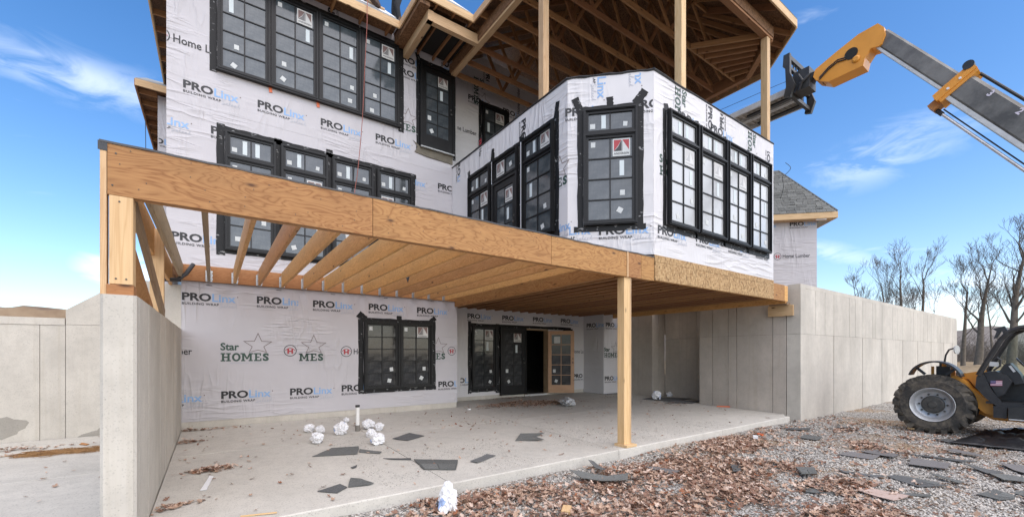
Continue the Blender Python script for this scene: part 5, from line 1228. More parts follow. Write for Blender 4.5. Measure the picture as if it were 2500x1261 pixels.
# scaffold planks lying on the forks
PL = thing('scaffold_platform', (13.4, 6.3, 8.48), 'aluminium scaffold planks resting on the raised forks', 'scaffold plank')
for k, x in enumerate((12.78, 13.37)):
    m = MB(); m.box(x, x+.56, 5.12, 8.2, 8.62, 8.635); m.build('deck', M_ALU, PL)
    m = MB(); m.box(x, x+.05, 5.12, 8.2, 8.48, 8.619); m.box(x+.51, x+.56, 5.12, 8.2, 8.48, 8.619); m.build('side_rail', M_ALU, PL)
    m = MB()
    for j in range(20): m.box(x+.052, x+.508, 5.2+.15*j, 5.24+.15*j, 8.56, 8.60)
    m.build('rungs', M_PLANKU, PL)
    m = MB(); m.box(x+.051, x+.509, 5.12, 5.17, 8.50, 8.61); m.build('end_cap', M_CHROME, PL)
    m = MB(); m.box(x+.051, x+.509, 5.2, 8.2, 8.602, 8.618); m.build('underside_panel', M_PLANKU, PL)
mm = MB(); mm.tube([at(1928, 196, 'X', 12.7), at(1900, 207, 'X', 12.5), at(1760, 268, 'X', 12.3)], .006, 5); tag(mm.build('guy_wire', M_PLASTIC), 'thin dark line strung above the scaffold planks', 'wire')
# ------------------------------------------------------------------ people on the roof
def person(x, y, zf, yaw, label, jacket, trousers, bend=.0):
    T = Matrix.Translation((x, y, zf)) @ Matrix.Rotation(yaw, 4, 'Z')
    me = bpy.data.meshes.new('person')
    V = [(0,0,.95),(0,.02,1.12),(0,.03,1.30),(0,.04,1.43),(0,.05,1.52),(0,.07,1.62),(0,.07,1.74),
         (.10,0,.90),(.12,.04,.50),(.12,-.02,.12),(-.10,0,.90),(-.13,.10,.50),(-.14,.02,.12),
         (.17,.03,1.40),(.25,.02,1.16),(.22,.22,1.00),(.20,.32,.96),(-.17,.03,1.40),(-.25,.04,1.16),(-.20,.25,1.04),(-.17,.34,1.0)]
    Eg = [(0,1),(1,2),(2,3),(3,4),(4,5),(5,6),(0,7),(7,8),(8,9),(0,10),(10,11),(11,12),(3,13),(13,14),(14,15),(15,16),(3,17),(17,18),(18,19),(19,20)]
    rad = [.15,.14,.16,.11,.055,.085,.075,.105,.075,.06,.105,.075,.06,.075,.052,.042,.035,.075,.052,.042,.035]
    me.from_pydata(V, Eg, [])
    o = bpy.data.objects.new('person', me); sk = o.modifiers.new('skin', 'SKIN'); sk.use_smooth_shade = True
    for i, r in enumerate(rad): me.skin_vertices[0].data[i].radius = (r, r*.85)
    me.skin_vertices[0].data[0].use_root = True
    mt = NM('worker_clothes'); sx = mt.n('ShaderNodeSeparateXYZ'); mt.l(mt.tc.outputs['Object'], sx.inputs[0])
    c = mt.ramp(mt.math('MULTIPLY', sx.outputs[2], .5), [(0, trousers), (.485, trousers), (.49, jacket), (.755, jacket), (.76, (.45,.28,.20)), (.86, (.45,.28,.20)), (.865, (.7,.6,.1))], 'CONSTANT'); mt.base(c); mt.set(.9); mt.bump(mt.noise(mt.vec(), 18, 4), .5, .02)
    me.materials.append(mt.mat)
    place(o, T, None)
    sb = o.modifiers.new('sub', 'SUBSURF'); sb.levels = 2; sb.render_levels = 2
    tag(o, label, 'person', 'roofers at work')
    for (fx, fy) in ((.12, -.02), (-.14, .02)):
        m = MB(); m.add([(fx-.05,fy-.10,0),(fx+.05,fy-.10,0),(fx+.055,fy+.12,0),(fx+.04,fy+.19,0),(fx-.04,fy+.19,0),(fx-.055,fy+.12,0),
                         (fx-.05,fy-.10,.10),(fx+.05,fy-.10,.10),(fx+.055,fy+.10,.09),(fx+.04,fy+.18,.06),(fx-.04,fy+.18,.06),(fx-.055,fy+.10,.09),
                         (fx-.06,fy-.09,.24),(fx+.06,fy-.09,.24),(fx+.06,fy+.04,.24),(fx-.06,fy+.04,.24)],
                        [(5,4,3,2,1,0),(0,1,7,6),(1,2,8,7),(2,3,9,8),(3,4,10,9),(4,5,11,10),(5,0,6,11),(8,9,10,11),(6,7,13,12),(7,8,14,13),(11,6,12,15),(8,11,15,14),(12,13,14,15)])
        m.build('boot', M_BOOT, o, T, smooth=False)
person(2.86, 9.56, EZ+.16*1.1+.05, R(-60), 'worker in brown boots standing on the roof edge above the windows', (.07,.075,.08), (.045,.035,.03))
person(3.75, 10.25, 9.42, R(100), 'worker in black trousers standing on the roof beside the sky gap', (.10,.10,.12), (.02,.021,.024))
# ropes
def rope(name, pts, r, mat, label, cat):
    P_ = [Vector(p) for p in pts]; out = []
    for i in range(len(P_)-1):
        p0, p1, p2, p3 = P_[max(i-1,0)], P_[i], P_[i+1], P_[min(i+2,len(P_)-1)]
        for k in range(6):
            t = k/6; out.append(.5*((2*p1)+(p2-p0)*t+(2*p0-5*p1+4*p2-p3)*t*t+(3*p1-p0-3*p2+p3)*t**3))
    out.append(P_[-1]); m = MB(); m.tube(out, r, 6); return tag(m.build(name, mat, smooth=True), label, cat)
rope('safety_rope', [(2.86, 9.5, 10.1), at(897, 10, 'Y', 9.33), at(896, 60, 'Y', 9.33), at(891, 160, 'Y', 9.5), at(884, 300, 'Y', 9.6), at(873, 420, 'Y', 9.66), at(866, 470, 'Y', 9.68), at(864, 560, 'Y', 9.70), at(862, 640, 'Y', 9.7)], .008, M_ROPE, 'red safety rope hanging down the wall from the roof', 'rope')
rope('hanging_cable', [at(355, 292, 'Y', 14.2), at(355.5, 330, 'Y', 14.2), at(356, 372, 'Y', 14.2), at(357, 500, 'Y', 14.2)], .008, M_PLASTIC, 'thin black cable hanging from the eave at far left', 'cable')
rope('roof_cable', [wingp(1888, 425)+dn*.9, wingp(1900, 437)+dn*.9, wingp(1893, 448)+dn*.75, wingp(1888, 452)+dn*.7, wingp(1893, 475)+dn*.6, wingp(1889, 498)+dn*.5], .008, M_PLASTIC, 'black cable trailing over the grey shingled roof', 'cable')
# ------------------------------------------------------------------ bare trees beyond the wall
class Tubes:
    """many thin tapering tubes in one mesh"""
    def __init__(s): s.v = []; s.f = []
    def seg(s, pts, rad, seg):
        n = len(pts); b = len(s.v); prev = Vector((.3, 1, .2))
        for i in range(n):
            t = (pts[min(i+1,n-1)]-pts[max(i-1,0)]).normalized(); a = prev - t*prev.dot(t)
            a = a.normalized() if a.length > 1e-4 else Vector((1,0,0)); c = t.cross(a); prev = a
            for k in range(seg):
                th = 2*math.pi*k/seg; s.v.append(tuple(pts[i] + (a*math.cos(th)+c*math.sin(th))*rad[i]))
        for i in range(n-1):
            for k in range(seg): s.f.append((b+i*seg+k, b+i*seg+(k+1)%seg, b+(i+1)*seg+(k+1)%seg, b+(i+1)*seg+k))
    def build(s, name, mat, parent):
        me = bpy.data.meshes.new(name); me.from_pydata(s.v, [], s.f); me.materials.append(mat)
        me.polygons.foreach_set('use_smooth', [True]*len(me.polygons)); return place(bpy.data.objects.new(name, me), I4, parent)
def limb(tb, rr, p, d, L, r, lvl, maxl, up=.12, wob=.22):
    n = 5 if lvl < 2 else 4; pts = [p.copy()]; rad = [r]; q = p.copy(); dd = d.copy(); ends = []
    for i in range(n):
        dd = (dd + Vector((rr.uniform(-1,1), rr.uniform(-1,1), rr.uniform(-.6,.8)))*wob + Vector((0,0,up))).normalized()
        q = q + dd*(L/n); pts.append(q.copy()); rad.append(max(.007, r*(1-(i+1)/n*.62))); ends.append((q.copy(), dd.copy(), rad[-1]))
    tb.seg(pts, rad, 6 if lvl == 0 else (5 if lvl == 1 else 3))
    if lvl >= maxl: return
    kids = {0: rr.randint(2,4), 1: rr.randint(3,4), 2: rr.randint(2,4), 3: 2}.get(lvl, 2)
    for k in range(kids):
        i = rr.choice((1,2,2,3,3,4)) if lvl else rr.choice((2,3,3,4,4)); e, ed, er = ends[min(i, n-1)]
        side = Vector((rr.uniform(-1,1), rr.uniform(-1,1), rr.uniform(-.1,.7))).normalized()
        nd = (ed*.75 + side*.75).normalized(); limb(tb, rr, e, nd, L*rr.uniform(.5,.8), er*rr.uniform(.45,.7), lvl+1, maxl, up, wob)
    e, ed, er = ends[-1]; limb(tb, rr, e, ed, L*.6, er*.9, lvl+1, maxl, up, wob)
def tree(px, D, top_py, r, seed, label, lean=0, forks=1, maxl=4, spread=.0):
    cx = (px-CX)/F; base = Vector((D*(cx*.8168+.5769), D*(-cx*.5769+.8168), GZ-.1)); H = EYE + (HY-top_py)/F*D - base.z
    rr = random.Random(seed); t = thing('bare_tree', base, label, 'tree', 'bare trees beyond the retaining wall')
    tk = Tubes(); cr = Tubes(); p = base.copy(); pts = [p.copy()]; rad = [r*1.25]; dd = Vector((lean, rr.uniform(-.05,.05), 1)).normalized(); n = 9; hl = H*.74; r *= .8
    for i in range(n):
        dd = (dd + Vector((rr.uniform(-.05,.05), rr.uniform(-.05,.05), .05))).normalized(); p = p + dd*(hl/n); pts.append(p.copy()); rad.append(r*(1-.085*(i+1)))
    tk.seg(pts, rad, 9); tk.build('trunk', M_BARK, t)
    nb = 5 + 2*forks
    for k in range(nb):
        i = n if k < 2 else rr.randint(3, n-1); e = pts[i]; a = rr.uniform(0, 6.28); s = .3 if k == 0 else rr.uniform(.45, 1.0)+spread
        nd = (Vector((math.cos(a)*s, math.sin(a)*s, 1)).normalized() + dd*.3).normalized()
        limb(cr, rr, e, nd, H*rr.uniform(.15,.21)*(1.25-.45*i/n), rad[i]*(.85 if k < 2 else rr.uniform(.35,.6)), 0, min(maxl, 3), .10, .30)
    cr.build('crown', M_TWIG, t)
tree(2105, 36, 668, .26, 1, 'crooked bare tree leaning left above the retaining wall', -.25, 2, 3, .3)
tree(2168, 38, 622, .20, 2, 'slim bare tree second from the left above the wall', .0, 1, 3)
tree(2192, 36, 606, .28, 3, 'forked bare tree rising over the middle of the retaining wall', .0, 2, 4)
tree(2245, 37, 606, .25, 4, 'bare tree with spreading wavy limbs above the wall', .12, 2, 4, .2)
tree(2352, 33, 640, .22, 6, 'dark slender bare tree just beyond the end of the wall', -.05, 1, 3)
tree(2384, 31, 604, .33, 8, 'straight grey bare tree between the wall end and the cab', .02, 2, 4)
tree(2425, 40, 660, .14, 10, 'small bare tree behind the telehandler lamp', .0, 1, 3)
tree(2470, 29, 532, .36, 12, 'tallest bare tree with a thick trunk behind the cab', .0, 3, 4)
tree(2540, 33, 560, .30, 13, 'bare tree at the right edge of the picture', -.05, 2, 4)
# tangled undergrowth: reads as one mass
tb = Tubes(); rr = random.Random(77)
for k in range(900):
    D = rr.uniform(36, 60); px = rr.uniform(2290, 2600); cx = (px-CX)/F; b = Vector((D*(cx*.8168+.5769), D*(-cx*.5769+.8168), GZ)); h = rr.uniform(1.2, 4.6)
    d = Vector((rr.uniform(-.9,.9), rr.uniform(-.9,.9), 1)).normalized(); p = b; pts = [p.copy()]
    for i in range(4): d = (d + Vector((rr.uniform(-.4,.4), rr.uniform(-.4,.4), rr.uniform(-.3,.2)))).normalized(); p = p + d*h/4; pts.append(p.copy())
    r = rr.uniform(.012, .035); tb.seg(pts, [r, r*.8, r*.6, r*.45, r*.25], 3)
    for j in range(3):
        q = pts[rr.randint(1,3)]; e = Vector((rr.uniform(-1,1), rr.uniform(-1,1), rr.uniform(0,1))).normalized(); tb.seg([q, q+e*h*.18, q+e*h*.3+Vector((0,0,.1))], [r*.5, r*.4, r*.2], 3)
tag(tb.build('undergrowth', M_TWIG, None), 'tangled bare undergrowth below the trees', None, None, 'stuff')
grid_sheet('straw_bank', 34, 75, 2, 14, 60, 24, lambda x, y: GZ + .9*max(0, min(1, (x-36)/5))*(.75+.5*fbm(x, y, .35)) - .05, plain('dry_straw', (.34,.25,.14), (.22,.155,.085), 3, rough=1, bump=.8, bscale=8), 'bank of dry straw and grass beyond the wall')

# ------------------------------------------------------------------ litter: torn shingles
SG = 'torn shingles lying about the site'
def scrap(pts, ground, label, mat=None, curl=.012, tabs=False, seed=0, name='shingle_scrap', cat='shingle', group=SG):
    rr = random.Random(seed + len(label)); P_ = [(on_ground if ground else on_slab)(*p) for p in pts]; c = sum(P_, Vector())/len(P_)
    out = []
    for i, p in enumerate(P_):                # extra points along the sides so that edges are torn
        q = P_[(i+1) % len(P_)]; L = (q-p).length; k = max(1, int(L/.12))
        for j in range(k):
            t = p.lerp(q, j/k); n = Vector((-(q-p).y, (q-p).x, 0)).normalized() if L else Vector()
            out.append(t + (n*rr.uniform(-.008,.008) if j else Vector()))
    base = (.06 if 'lea' in label or 'curved' in label else .022) if ground else .004
    def z(p): 
        d = (p-c); return p.z + base + curl*(.5+.5*math.sin(d.x*5+seed)) * min(1.6, d.length/.25)**1.5 + rr.uniform(0,.002)
    top = [Vector((p.x, p.y, z(p)+.007)) for p in out]; cc = Vector((c.x, c.y, c.z+base+.007)); mid = [cc.lerp(t, .55) for t in top]; n = len(top)
    for t in mid: t.z = min(t.z, c.z+base+.010)
    m = MB(); vs = [cc] + mid + top + [t - Vector((0,0,.006)) for t in top]
    fs = [(0, 1+i, 1+(i+1) % n) for i in range(n)] + [(1+i, 1+n+i, 1+n+(i+1) % n, 1+(i+1) % n) for i in range(n)] + [(1+n+i, 1+2*n+i, 1+2*n+(i+1) % n, 1+n+(i+1) % n) for i in range(n)] + [tuple(1+2*n+i for i in range(n))[::-1]]
    m.add(vs, fs); o = m.build(name, mat or M_SHINGLE2, None); tag(o, label, cat, group)
    if tabs:                                   # raised second layer with its tabs
        a, b, c2, d2 = [Vector((p.x, p.y, p.z + base + .0085)) for p in P_[:4]]
        for k, (u0, u1) in enumerate(((.04,.47), (.50,.96))):
            A = d2.lerp(c2, u0); B = d2.lerp(c2, u1); C_ = a.lerp(b, u1); D_ = a.lerp(b, u0)
            q = MB(); q.prism([A.lerp(D_,.03), B.lerp(C_,.03), B.lerp(C_,.52), A.lerp(D_,.52)], (0,0,.005)); q.build('tab', M_SHINGLE, o)
    return o
scr = [
 ([(762,1115),(810,1094),(876,1091),(873,1109)], 0, 'large grey shingle piece with a pointed end in front of the paper balls', M_SHINGLE, .006, 0),
 ([(878,1097),(932,1103),(928,1108),(876,1104)], 0, 'narrow shingle strip touching the large pointed shingle on the patio', M_SHINGLE, .004, 0),
 ([(935,1120),(1003,1119),(1004,1123),(960,1122)], 0, 'thin sliver of shingle lying beside the tabbed shingle on the patio', M_SHINGLE2, .006, 0),
 ([(958,1071),(1000,1057),(1036,1064),(995,1076)], 0, 'dark diamond shaped shingle on the patio right of the white pipe', M_SHINGLE2, .004, 0),
 ([(1010,1122),(1118,1123),(1113,1147),(1035,1147)], 0, 'grey shingle with two raised tabs across the slab joint', M_SHINGLE, .004, 1),
 ([(775,1200),(830,1182),(848,1190),(823,1204)], 0, 'rough dark shingle scrap nearest the front edge of the patio', M_SHINGLE2, .012, 0),
 ([(850,1190),(856,1168),(880,1170),(913,1182),(900,1185)], 0, 'bent fan shaped shingle scrap near the front edge of the patio', M_SHINGLE, .03, 0),
 ([(1258,1076),(1270,1061),(1330,1060),(1308,1066),(1328,1076)], 0, 'notched dark shingle on the patio left of the timber post', M_SHINGLE, .02, 0),
 ([(1148,1127),(1188,1110),(1210,1113),(1165,1131)], 0, 'curled shingle strip on the patio between the tabbed and notched ones', M_SHINGLE2, .012, 0),
 ([(856,1142),(872,1136),(870,1141),(862,1144)], 0, 'tiny shingle chip in the middle of the patio', M_SHINGLE2, .02, 0),
 ([(1568,974),(1600,969),(1690,973),(1640,981)], 0, 'black mat of shingles in the dark alcove corner', M_SHINGLE2, .004, 0),
 ([(1622,984),(1660,977),(1706,980),(1690,985)], 0, 'second dark shingle lying in the alcove beside the mat', M_SHINGLE2, .004, 0),
 ([(1947,1070),(1965,1064),(2010,1069),(1995,1077)], 1, 'small grey shingle on the gravel near the wall corner', M_SHINGLE, .006, 0),
 ([(2044,1041),(2110,1052),(2105,1056),(2046,1046)], 1, 'narrow shingle strip on the gravel below the retaining wall', M_SHINGLE, .01, 0),
 ([(1918,1047),(1980,1047),(1978,1051),(1920,1051)], 1, 'thin shingle strip on the gravel at the slab corner', M_SHINGLE2, .006, 0),
 ([(2046,1113),(2070,1105),(2148,1115),(2130,1126)], 1, 'flat grey shingle in the overlapping pair on the gravel', M_SHINGLE3, .006, 0),
 ([(2101,1106),(2145,1100),(2195,1113),(2178,1121)], 1, 'mauve shingle partly under its neighbour on the gravel', M_SHINGLE3, .012, 0),
 ([(1942,1150),(1988,1151),(1996,1167),(1957,1168)], 1, 'small shingle with two tabs among the leaves', M_SHINGLE, .004, 1),
 ([(1960,1195),(2062,1204),(2074,1216),(1968,1205)], 1, 'long shingle strip with a torn end left of the pink scrap', M_SHINGLE, .012, 0),
 ([(2046,1153),(2155,1167),(2160,1169),(2150,1172),(2060,1158)], 1, 'long dark curled shingle strip behind the upright scrap', M_SHINGLE2, .03, 0),
 ([(2073,1180),(2095,1181),(2103,1204),(2075,1203)], 1, 'short dark shingle standing beside the pink scrap', M_SHINGLE2, .006, 0),
 ([(2218,1137),(2226,1120),(2321,1135),(2312,1149)], 1, 'wide mauve rectangular shingle on the gravel', M_SHINGLE3, .005, 0),
 ([(2165,1168),(2185,1163),(2290,1186),(2316,1190),(2240,1196)], 1, 'pile of dark shingle strips on the gravel in front of the wide mauve one', M_SHINGLE2, .012, 0),
 ([(2185,1164),(2215,1166),(2296,1184),(2280,1188)], 1, 'top strip on the pile of dark shingles', M_SHINGLE, .03, 0),
 ([(2200,1109),(2280,1117),(2360,1127),(2390,1130),(2345,1130)], 1, 'very long thin shingle sliver behind the wide mauve one', M_SHINGLE2, .016, 0),
 ([(2308,1101),(2330,1099),(2405,1115),(2385,1116)], 1, 'faint shingle strip in the gravel in front of the wheel', M_SHINGLE3, .006, 0),
 ([(2353,1138),(2440,1155),(2450,1160),(2410,1160)], 1, 'dark shingle sliver near the right edge of the gravel', M_SHINGLE2, .016, 0),
 ([(2415,1160),(2450,1162),(2510,1172),(2508,1181),(2450,1176)], 1, 'grey shingle strip cut by the right edge of the picture', M_SHINGLE, .01, 0),
 ([(2440,1133),(2520,1142),(2540,1172),(2475,1152)], 1, 'mauve shingle at the right edge of the picture', M_SHINGLE3, .006, 0),
 ([(2383,1211),(2430,1199),(2478,1215),(2478,1223),(2440,1226)], 1, 'greenish kite shaped shingle at lower right', M_SHINGLE, .006, 1),
 ([(2465,1206),(2530,1200),(2540,1228)], 1, 'shingle corner cut off at the lower right edge', M_SHINGLE, .008, 0),
 ([(2190,1213),(2215,1208),(2278,1214),(2270,1217)], 1, 'curled narrow shingle right of the pink scrap', M_SHINGLE, .02, 0),
 ([(2268,1160),(2290,1163),(2355,1181),(2340,1184)], 1, 'weathered shingle strip half buried in the gravel', M_SHINGLE, .01, 0),
 ([(1390,1163),(1425,1166),(1500,1177),(1536,1167),(1530,1189),(1470,1188),(1420,1180)], 1, 'big curved shingle lying on the leaves in the foreground', M_SHINGLE, .02, 0),
 ([(1436,1135),(1450,1138),(1480,1160),(1465,1165)], 1, 'shingle strip sticking up behind the big curved one', M_SHINGLE2, .03, 0),
 ([(1575,1150),(1600,1150),(1660,1160),(1640,1168)], 1, 'grey shingle strip on the leaves right of the big curved one', M_SHINGLE3, .008, 0),
 ([(1780,1138),(1805,1137),(1810,1160),(1790,1163)], 1, 'single dark shingle piece in the middle of the leaf drift', M_SHINGLE2, .012, 0),
 ([(2282,1074),(2315,1074),(2350,1082),(2320,1084)], 1, 'shingle scrap at the end of the black tarp', M_SHINGLE2, .01, 0),
]
for i, (p, g, lb, mt, cu, tb_) in enumerate(scr): scrap(p, g, lb, mt, cu, bool(tb_), i)
scrap([(2095,1205),(2130,1198),(2222,1217),(2180,1231)], 1, 'pale pink underside of a large torn shingle on the gravel', M_PINK, .02, False, 40)
# crumpled wrap
def crumpled(p, sx, sy, sz, seed, label, mat=None, flat=False, name='crumpled_wrap', cat='wrap scrap', group=None, cone=False):
    bm = bmesh.new(); bmesh.ops.create_icosphere(bm, subdivisions=4, radius=1); rr = random.Random(seed); o3 = Vector((seed*3.1, seed*1.7, 0))
    for v in bm.verts:
        q = v.co.copy(); f = 1 + .34*mnoise.noise(q*1.7+o3) - .30*abs(mnoise.noise(q*3.1+o3))*1.6 + .16*mnoise.noise(q*7+o3)
        q = q*f
        if cone: k = (q.z+1)/2; q.x *= 1.05-.75*k; q.y *= 1.05-.75*k; q.x += .25*k
        v.co = Vector((q.x*sx, q.y*sy, max(-.9*sz, q.z*sz)))
    me = bpy.data.meshes.new(name); bm.to_mesh(me); bm.free(); me.materials.append(mat or M_CRUMP)
    return tag(place(bpy.data.objects.new(name, me), Matrix.Translation(Vector(p) + Vector((0,0,sz*.86))) @ Matrix.Rotation(rr.uniform(0,6.28), 4, 'Z'), None), label, cat, group)
CG = 'balls of crumpled wrap on the patio'
for i, (px, py, s, lb) in enumerate(((756,1054,.12,'leftmost ball of crumpled white wrap on the patio'), (782,1056,.11,'small crumpled wrap ball just right of the leftmost one'), (774,1081,.15,'round crumpled wrap ball in front of the left pair'),
    (833,1059,.17,'big loose ball of crumpled wrap left of the white pipe'), (845,1030,.08,'little twist of wrap behind the big loose ball'), (899,1046,.15,'crumpled wrap ball just right of the white pipe'),
    (926,1050,.12,'twisted wrap scrap behind the ball nearest the tabbed shingle'), (906,1066,.11,'flat crumpled wrap piece in the right cluster'), (922,1084,.15,'front crumpled wrap ball right of the pipe'))):
    crumpled(on_slab(px, py), s*.8, s*.7, s*.68, i+2, lb, group=CG)
crumpled(on_slab(1383, 988), .46, .20, .11, 21, 'grey plastic sheet crumpled on the patio before the open door', M_FOIL, cat='plastic sheet', name='plastic_sheet')
crumpled(on_slab(1603, 974), .16, .12, .14, 22, 'white wrap scrap on the mat in the alcove', name='crumpled_wrap'); crumpled(on_slab(1634, 968), .10, .09, .09, 23, 'small wrap scrap against the alcove wall')
crumpled(on_ground(1092, 1248), .15, .14, .19, 24, 'white torn bag standing in the gravel below the patio edge', cone=True, name='torn_bag', cat='bag')
# white pipe stub
pb = on_slab(873, 1051); PI_ = thing('pipe_stub', pb, 'white plastic pipe stub with a black cap rising from the patio', 'pipe')
m = MB(); m.lathe([(.0001,.1),(.034,.1),(.034,.45),(.0001,.45)], pb, (0,0,1), 20); m.build('pipe', M_PVC, PI_, smooth=False)
m = MB(); m.lathe([(.0001,.0),(.042,.0),(.042,.11),(.0001,.11)], pb, (0,0,1), 20); m.build('coupling', M_CONC_IN, PI_); m = MB(); m.lathe([(.0001,.44),(.038,.44),(.04,.48),(.0001,.485)], pb, (0,0,1), 20); m.build('cap', M_PLASTIC, PI_)
# odds and ends
def chip(px, py, g, L, w, h, rot, mat, name, label, cat):
    p = (on_ground if g else on_slab)(px, py); d = Vector((math.cos(R(rot)), math.sin(R(rot)), 0)); z = Vector((0,0,h/2+(.035 if g else .002)))
    o = board(name, p-d*L/2+z, p+d*L/2+z+Vector((0,0,.006)), w, h, mat, None); return tag(o, label, cat)
chip(2243, 1053, 1, .34, .09, .035, 95, M_POST, 'lumber_offcut', 'short pine offcut wedged before the telehandler tyre', 'wood offcut')
chip(1383, 1258, 1, .16, .09, .04, 40, M_POST, 'lumber_offcut', 'pale pine block among the leaves at the bottom edge', 'wood offcut')
chip(632, 1257, 0, .30, .012, .012, -20, M_POST, 'wood_stick', 'thin wooden stick at the front edge of the patio', 'stick')
chip(1766, 993, 0, .32, .035, .03, -62, M_ORFLAG, 'orange_stake', 'orange stake lying along the concrete return wall', 'stake')
chip(1844, 1074, 1, .10, .08, .05, 30, M_WHITE, 'paper_cup', 'small white carton on the gravel at the slab corner', 'carton')
chip(1856, 1066, 1, .10, .05, .03, 80, M_ORFLAG, 'orange_scrap', 'orange scrap behind the small white carton', 'scrap')
chip(1145, 1000, 0, .07, .06, .03, 10, M_WHITE, 'paper_scrap', 'tiny white paper scrap on the patio near the doors', 'paper scrap')
scrap([(488,1198),(512,1162),(521,1164),(505,1196)], 0, 'white strip of trim lying by the leaf pile', M_WHITE, .02, False, 5, 'trim_strip', 'trim strip', None)
scrap([(193,1085),(200,1081),(218,1084),(210,1087)], 0, 'small orange brown chip on the side slab', M_ORANGE2, .01, False, 6, 'wood_chip', 'wood chip', None)
# black tarp
vs = []; fs = []; NX_, NY_ = 46, 26; c0 = on_ground(2440, 1083); e1 = (on_ground(2520, 1062) - on_ground(2330, 1074)); rr = random.Random(3)
quad = [on_ground(2318, 1083), on_ground(2540, 1108), on_ground(2560, 1046), on_ground(2425, 1050)]
for j in range(NY_+1):
    for i in range(NX_+1):
        u, v = i/NX_, j/NY_; a = quad[0].lerp(quad[1], u); b = quad[3].lerp(quad[2], u); p = a.lerp(b, v)
        edge = min(u*1.2, 1-u, v*1.3, 1-v)*4; edge = max(0, min(1, edge))
        w = .10*abs(mnoise.noise(Vector((p.x*1.6, p.y*3.2, 1)))) + .06*abs(mnoise.noise(Vector((p.x*4.1, p.y*7, 5)))) + .10*max(0, u-.35)*edge
        vs.append((p.x + .05*mnoise.noise(Vector((u*6, v*6, 2))), p.y + .06*mnoise.noise(Vector((u*6, v*6, 8))), GZ + .03 + w*1.3*edge + .004))
for j in range(NY_):
    for i in range(NX_): a = j*(NX_+1)+i; fs.append((a, a+1, a+NX_+2, a+NX_+1))
m = MB(); m.add(vs, fs); o = m.build('black_tarp', M_TARP, smooth=True); so = o.modifiers.new('thick', 'SOLIDIFY'); so.thickness = .006; tag(o, 'black plastic tarp bunched up on the gravel beside the telehandler', 'tarp')

# ------------------------------------------------------------------ gravel and leaves (too many to count)
def scatter(name, P3, shapes, mats, label, size, tilt, seed, flat=.0):
    """P3: n x 3 points; shapes: list of (verts, faces)"""
    g = np.random.default_rng(seed); n = len(P3); which = g.integers(0, len(shapes), n); mi = g.choice(len(mats), n, p=[k[1] for k in mats])
    V = []; Fc = []; MI = []; base = 0
    for s, (sv, sf) in enumerate(shapes):
        idx = np.where(which == s)[0]
        if not len(idx): continue
        sv = np.array(sv, float); sf = np.array(sf, int); k = len(idx)
        yaw = g.uniform(0, 2*np.pi, k); ax = g.normal(0, tilt, k); ay = g.normal(0, tilt, k); sc = g.uniform(size[0], size[1], k)[:, None] * np.stack([np.ones(k), g.uniform(.75, 1.25, k), np.ones(k)], 1)
        cz, sz, cx, sx, cy, sy = np.cos(yaw), np.sin(yaw), np.cos(ax), np.sin(ax), np.cos(ay), np.sin(ay)
        Rz = np.zeros((k,3,3)); Rz[:,0,0]=cz; Rz[:,0,1]=-sz; Rz[:,1,0]=sz; Rz[:,1,1]=cz; Rz[:,2,2]=1
        Rx = np.zeros((k,3,3)); Rx[:,0,0]=1; Rx[:,1,1]=cx; Rx[:,1,2]=-sx; Rx[:,2,1]=sx; Rx[:,2,2]=cx
        Ry = np.zeros((k,3,3)); Ry[:,0,0]=cy; Ry[:,0,2]=sy; Ry[:,1,1]=1; Ry[:,2,0]=-sy; Ry[:,2,2]=cy
        Q = np.einsum('kij,kjl,klm->kim', Rz, Rx, Ry)
        vv = np.einsum('kij,kvj->kvi', Q, sv[None]*sc[:, None, :]) + P3[idx][:, None, :]
        V.append(vv.reshape(-1, 3)); nv = len(sv)
        Fc.append((sf[None] + (np.arange(k)*nv)[:, None, None]).reshape(-1, 3) + base); MI.append(np.repeat(mi[idx], len(sf))); base += k*nv
    V = np.concatenate(V); Fc = np.concatenate(Fc); MI = np.concatenate(MI)
    me = bpy.data.meshes.new(name); me.vertices.add(len(V)); me.vertices.foreach_set('co', V.ravel()); me.loops.add(len(Fc)*3); me.loops.foreach_set('vertex_index', Fc.ravel().astype(np.int32))
    me.polygons.add(len(Fc)); me.polygons.foreach_set('loop_start', np.arange(0, len(Fc)*3, 3, dtype=np.int32)); me.polygons.foreach_set('material_index', MI.astype(np.int32))
    for m_, _ in mats: me.materials.append(m_)
    me.update(); me.validate(); return tag(place(bpy.data.objects.new(name, me), I4, None), label, None, None, 'stuff')
def stone_shape(s):
    g = np.random.default_rng(s); bm = bmesh.new(); bmesh.ops.create_icosphere(bm, subdivisions=1, radius=1)
    bm.verts.ensure_lookup_table(); bmesh.ops.delete(bm, geom=list(g.choice(bm.verts, 2, replace=False)), context='VERTS') if False else None
    v = np.array([q.co[:] for q in bm.verts]); v *= g.uniform(.6, 1.25, (len(v), 1)); v *= np.array([1, g.uniform(.6,.9), g.uniform(.45,.7)]); f = [[q.index for q in t.verts] for t in bm.faces]; bm.free(); return v, f
OCT = [([(1,0,0),(-.2,.9,0),(-.9,.1,.1),(.1,-.8,0),(.1,.1,.7),(0,0,-.5)], [(0,1,4),(1,2,4),(2,3,4),(3,0,4),(1,0,5),(2,1,5),(3,2,5),(0,3,5)]),
       ([(.9,.2,0),(.1,.8,.2),(-1,0,0),(-.1,-.9,.1),(.3,-.1,.6),(-.4,.1,.55)], [(0,1,4),(1,5,4),(1,2,5),(2,3,5),(3,4,5),(3,0,4)]),
       ([(1,-.1,.1),(.2,.7,0),(-.8,.4,.1),(-.7,-.6,0),(.3,-.8,.1),(.0,.0,.75)], [(0,1,5),(1,2,5),(2,3,5),(3,4,5),(4,0,5)])]
def gzv(x, y): return np.array([gz(a, b) for a, b in zip(x, y)])
